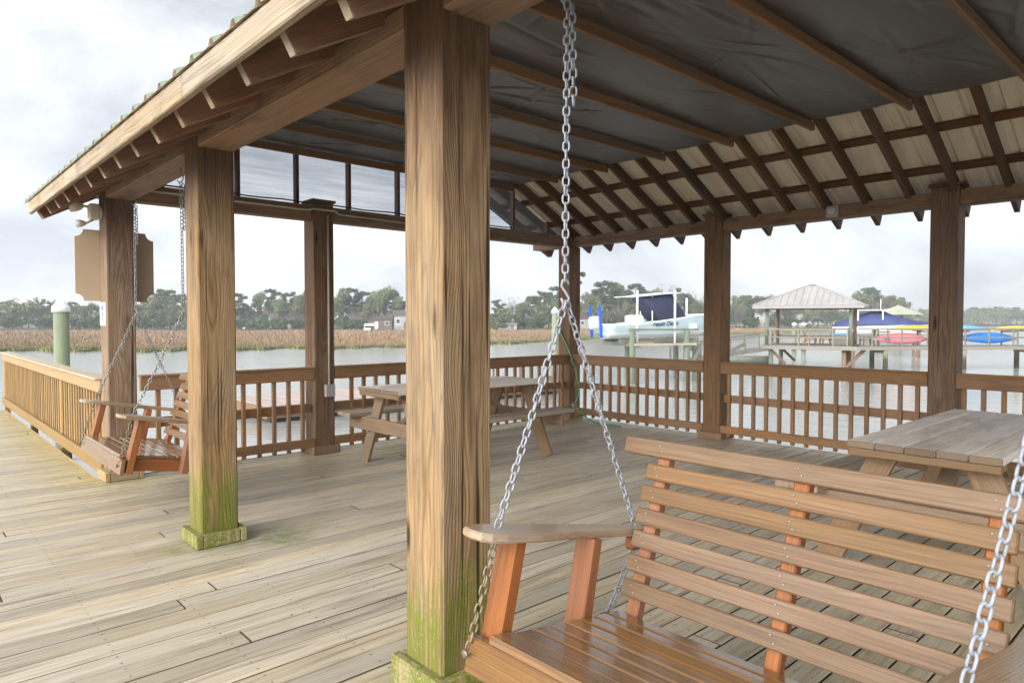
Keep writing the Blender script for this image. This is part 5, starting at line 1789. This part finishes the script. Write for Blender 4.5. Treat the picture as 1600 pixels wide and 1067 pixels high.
# furniture inside
def lounge(label, a_, b_, face, mat):
    o = thing('deck_chair', label, 'chair', bp(a_, b_, DZ), math.atan2(E1.y, E1.x) + face, 'chairs inside the boathouse')
    MB().bar((-.3, 0, .36), (.3, 0, .30), .56, .04, up=(0, 0, 1)).build('seat', mat, o, shift=False)
    MB().bar((.28, 0, .28), (.55, 0, 1.0), .56, .04, up=(1, 0, 0)).build('backrest', mat, o, shift=False)
    for sy in (-.31, .31):
        MB().bar((-.32, sy, .56), (.45, sy, .56), .10, .03).build('armrest', mat, o, shift=False)
        MB().bar((-.25, sy, 0), (-.25, sy, .54), .05, .08).build('leg', mat, o, shift=False)
        MB().bar((.40, sy, 0), (.30, sy, .54), .05, .08).build('leg', mat, o, shift=False)
    return o
lounge('orange brown wooden deck chair at the left inside the boathouse', 2.4, 2.4, R(190), M['chair_wood'])
lounge('orange brown wooden deck chair in the middle inside the boathouse', 3.2, 2.9, R(20), M['chair_wood'])
lounge('dark wooden deck chair just right of the boathouse front post', 5.6, 2.2, R(20), M['dock_brown'])
bx = thing('storage_box', 'grey slatted storage box with blue white lid inside the boathouse', 'box', bp(4.1, 1.9, DZ), math.atan2(E1.y, E1.x))
MB().box((-.45, -.3, 0), (.45, .3, .62), axis=2, ch=.02).build('body', M['dock'], bx, shift=False)
MB().box((-.48, -.33, .623), (.48, .33, .72), axis=0, ch=.03).build('lid', M['k_sky'], bx, shift=False)

# the kayak dock going right from the boathouse
kd_t = thing('kayak_dock', 'grey railed dock on pilings running right from the boathouse, carrying kayaks', 'dock', bp(BW + 6, 0, WATER))
k0 = bp(BW + .45, -.3, DZ); k1 = at(1690, 42.6, DZ)
kdv = (k1 - k0).normalized(); kn = Vector((-kdv.y, kdv.x, 0))
if kn.dot(vd) < 0: kn = -kn
KL = (k1 - k0).length
def kp(s, n, z): return k0 + kdv * s + kn * n + Vector((0, 0, z - DZ))
a = MB()
for j in range(13):
    a.bar(kp(0, .07 + j * .142, DZ - .02), kp(KL, .07 + j * .142, DZ - .02), .136, .04)
a.build('walkway', M['dock'], kd_t)
MB().bar(kp(0, -.03, DZ - .12), kp(KL, -.03, DZ - .12), .05, .22).build('rim_board', M['dock'], kd_t)
for z in (.42, .95):
    MB().bar(kp(0, .03, z), kp(KL, .03, z), .05, .09).build('handrail', M['dock'], kd_t)
s = .9
while s < KL:
    MB().bar(kp(s, .03, DZ), kp(s, .03, .94), .09, .09).build('rail_post', M['piling_clean'], kd_t)
    s += 1.9
def s_of(px):                                     # distance along the dock at a bearing
    best = min(np.linspace(0, KL, 400), key=lambda s_: abs(800 + 1066.67 * ((kp(s_, 0, 0).x * CP - kp(s_, 0, 0).y * SP) / (kp(s_, 0, 0).x * SP + kp(s_, 0, 0).y * CP)) - px))
    return float(best)
for px in (1386, 1509, 1620):
    for n in (.1, 1.65):
        ss = s_of(px) + (0 if n < 1 else .15)
        MB().tube([kp(ss, n, -3), kp(ss, n, DZ - .05)], .145, 10).build('piling', M['piling'], kd_t)
    MB().bar(kp(s_of(px) + .05, -.05, DZ - .33), kp(s_of(px) + .2, 1.9, DZ - .33), .12, .2).build('cross_beam', M['dock'], kd_t)

def kayak(label, px, L, z, mat, n=1.1, roll=-112):
    s_ = s_of(px)
    p = kp(s_, n, z)
    o = thing('kayak', label, 'kayak', p, math.atan2(kdv.y, kdv.x), 'kayaks stored on the dock rack')
    o.rotation_euler = (R(roll), 0, math.atan2(kdv.y, kdv.x))
    rg = []
    m = 15
    for i in range(m):
        u = i / (m - 1)
        w_ = .37 * math.sin(math.pi * min(max(u, .015), .985)) ** .85
        dpt = .155 * math.sin(math.pi * min(max(u, .015), .985)) ** .5
        rk = .13 * abs(2 * u - 1) ** 3
        ring = []
        for k in range(12):
            an = 2 * math.pi * k / 12
            zz = math.sin(an) * dpt * (1.0 if math.sin(an) < 0 else .75)
            ring.append(((u - .5) * L, math.cos(an) * w_, zz + rk))
        rg.append(ring)
    MB().loft(rg, closed=True).build('hull', mat, o, shift=False)
    MB().tube([(-.35, 0, .112), (-.12, 0, .128), (.25, 0, .128), (.42, 0, .112)], [.10, .21, .21, .10], 10).xform(Matrix.Diagonal((1, 1, .25, 1)) @ Matrix.Translation((0, 0, .36))).build('seat', M['black'], o, shift=False)
    return o
kayak('pink kayak on the dock rail under the yellow one', 1428, 3.9, .36, M['k_pink'])
kayak('yellow kayak above the pink one, left of the dark right post', 1450, 3.7, 1.0, M['k_yellow'], roll=-163)
kayak('light blue kayak on the upper rack right of the dark right post', 1528, 3.2, 1.0, M['k_sky'], roll=-163)
kayak('bright blue kayak on the lower rack right of the dark right post', 1566, 4.3, .38, M['k_blue'])
kayak('yellow kayak at the right edge above the bright blue one', 1614, 3.8, .98, M['k_yellow'], roll=-170)
rk_t = thing('kayak_rack', 'wooden two level rack under the kayaks on the dock', 'rack', kp(s_of(1500), 1.1, DZ))
for px in (1398, 1462, 1522, 1598):
    ss = s_of(px)
    for n in (.68, 1.62):
        MB().bar(kp(ss, n, DZ), kp(ss, n, 1.0), .08, .08).build('upright', M['dock'], rk_t)
    for z in (.30, .78):
        MB().bar(kp(ss + .085, .55, z), kp(ss + .085, 1.75, z), .08, .09).build('arm', M['dock'], rk_t)

# covered boat with hard top on the water behind
cb0 = at(1385, 58, 0)
cb = thing('covered_boat', 'boat under a big blue canvas cover with a white hard top behind the dock', 'boat', Vector((cb0.x, cb0.y, .3)), math.atan2(rd.y, rd.x) - R(4))
rg = []
for i in range(13):
    u = i / 12
    w_ = 1.2 * (1 - max(0, (u - .55) / .45) ** 2)
    rg.append([((u - .5) * 8.4, -max(w_, .03), .62 + .25 * u), ((u - .5) * 8.2, -max(w_, .03) * .85, .15), ((u - .5) * 8.0, 0, -.12 + .3 * max(0, u - .6)), ((u - .5) * 8.2, max(w_, .03) * .85, .15), ((u - .5) * 8.4, max(w_, .03), .62 + .25 * u)])
MB().loft(rg, closed=True).build('hull', M['hull_white'], cb, shift=False)
rg = []
for (x_, w_, z_) in ((-4.2, .9, .72), (-3.6, 1.15, 1.15), (-2.6, 1.2, 1.5), (-1.2, 1.15, 1.92), (-.2, 1.1, 1.95), (.6, 1.15, 1.6), (2.0, 1.1, 1.2), (3.4, .6, .98), (4.1, .12, .92)):
    rg.append([(x_, -w_, .55 + .06 * (x_ + 4) / 2), (x_, -w_ * .98, .55 + (z_ - .55) * .35), (x_, -w_ * .6, .55 + (z_ - .55) * .8), (x_, 0, z_), (x_, w_ * .6, .55 + (z_ - .55) * .8), (x_, w_ * .98, .55 + (z_ - .55) * .35), (x_, w_, .55 + .06 * (x_ + 4) / 2)])
MB().loft(rg, closed=True).build('cover', M['blue_canvas'], cb, shift=False)
MB().box((-2.9, -1.0, 2.02), (.3, 1.0, 2.10), axis=0, ch=.03).build('hard_top', M['white'], cb, shift=False)
for x_ in (-2.2, -.35):
    for y_ in (-.9, .9):
        MB().tube([(x_, y_, .4), (x_, y_, 2.02)], .06, 6).build('hard_top_leg', M['white'], cb, shift=False)
MB().tube([(-.45, 0, 2.1), (-.45, 0, 3.0)], .03, 6).build('antenna', M['white'], cb, shift=False)
lf2 = thing('boat_lift', 'plain timber boat lift under the blue covered boat', 'boat lift', Vector((cb0.x, cb0.y, WATER)), cb.rotation_euler.z)
for x_ in (-2.6, 2.2):
    for y_ in (-1.6, 1.6):
        MB().tube([(x_, y_, -1.5), (x_, y_, 2.1)], .14, 8).build('piling', M['dock_brown'], lf2, shift=False)
    MB().bar((x_, -1.6, 1.66), (x_, 1.6, 1.66), .16, .14).build('cradle_beam', M['dock'], lf2, shift=False)

# pale green roofed gazebo far behind
gz0 = at(1403, 84, 0)
gz = thing('gazebo', 'small far gazebo with pale green pyramid roof behind the blue covered boat', 'gazebo', Vector((gz0.x, gz0.y, WATER)), math.atan2(rd.y, rd.x) + R(28))
a = MB(); a.add([(-2.0, -2.0, 3.75), (2.0, -2.0, 3.75), (2.0, 2.0, 3.75), (-2.0, 2.0, 3.75), (0, 0, 4.95)], [(0, 1, 4), (1, 2, 4), (2, 3, 4), (3, 0, 4), (3, 2, 1, 0)])
a.build('roof', M['roof_pale'], gz, shift=False)
for sx in (-1.5, 1.5):
    for sy in (-1.5, 1.5):
        MB().tube([(sx, sy, -1.5), (sx, sy, 3.75)], .12, 8).build('post', M['dock'], gz, shift=False)
MB().box((-1.9, -1.9, 1.2), (1.9, 1.9, 1.4), axis=0).build('floor', M['dock'], gz, shift=False)

# ------------------------------------------------------------------ haze
hz = MB()
X0, Z0, Z1 = 900, WATER - 1.5, 22.0
hz.add([(-X0, -X0, Z0), (X0, -X0, Z0), (X0, X0, Z0), (-X0, X0, Z0), (-X0, -X0, Z1), (X0, -X0, Z1), (X0, X0, Z1), (-X0, X0, Z1)],
       [(0, 3, 2, 1), (4, 5, 6, 7), (0, 1, 5, 4), (1, 2, 6, 5), (2, 3, 7, 6), (3, 0, 4, 7)])
hm = bpy.data.materials.new('haze')
hm.use_nodes = True
hm.node_tree.nodes.clear()
ho = hm.node_tree.nodes.new('ShaderNodeOutputMaterial')
hv = hm.node_tree.nodes.new('ShaderNodeVolumePrincipled')
hv.inputs['Color'].default_value = (.92, .95, .98, 1)
hv.inputs['Density'].default_value = .0010
hv.inputs['Anisotropy'].default_value = .2
hm.node_tree.links.new(hv.outputs[0], ho.inputs['Volume'])
HAZE = True
if HAZE:
    o = hz.build('haze', hm)
    o['kind'] = 'stuff'
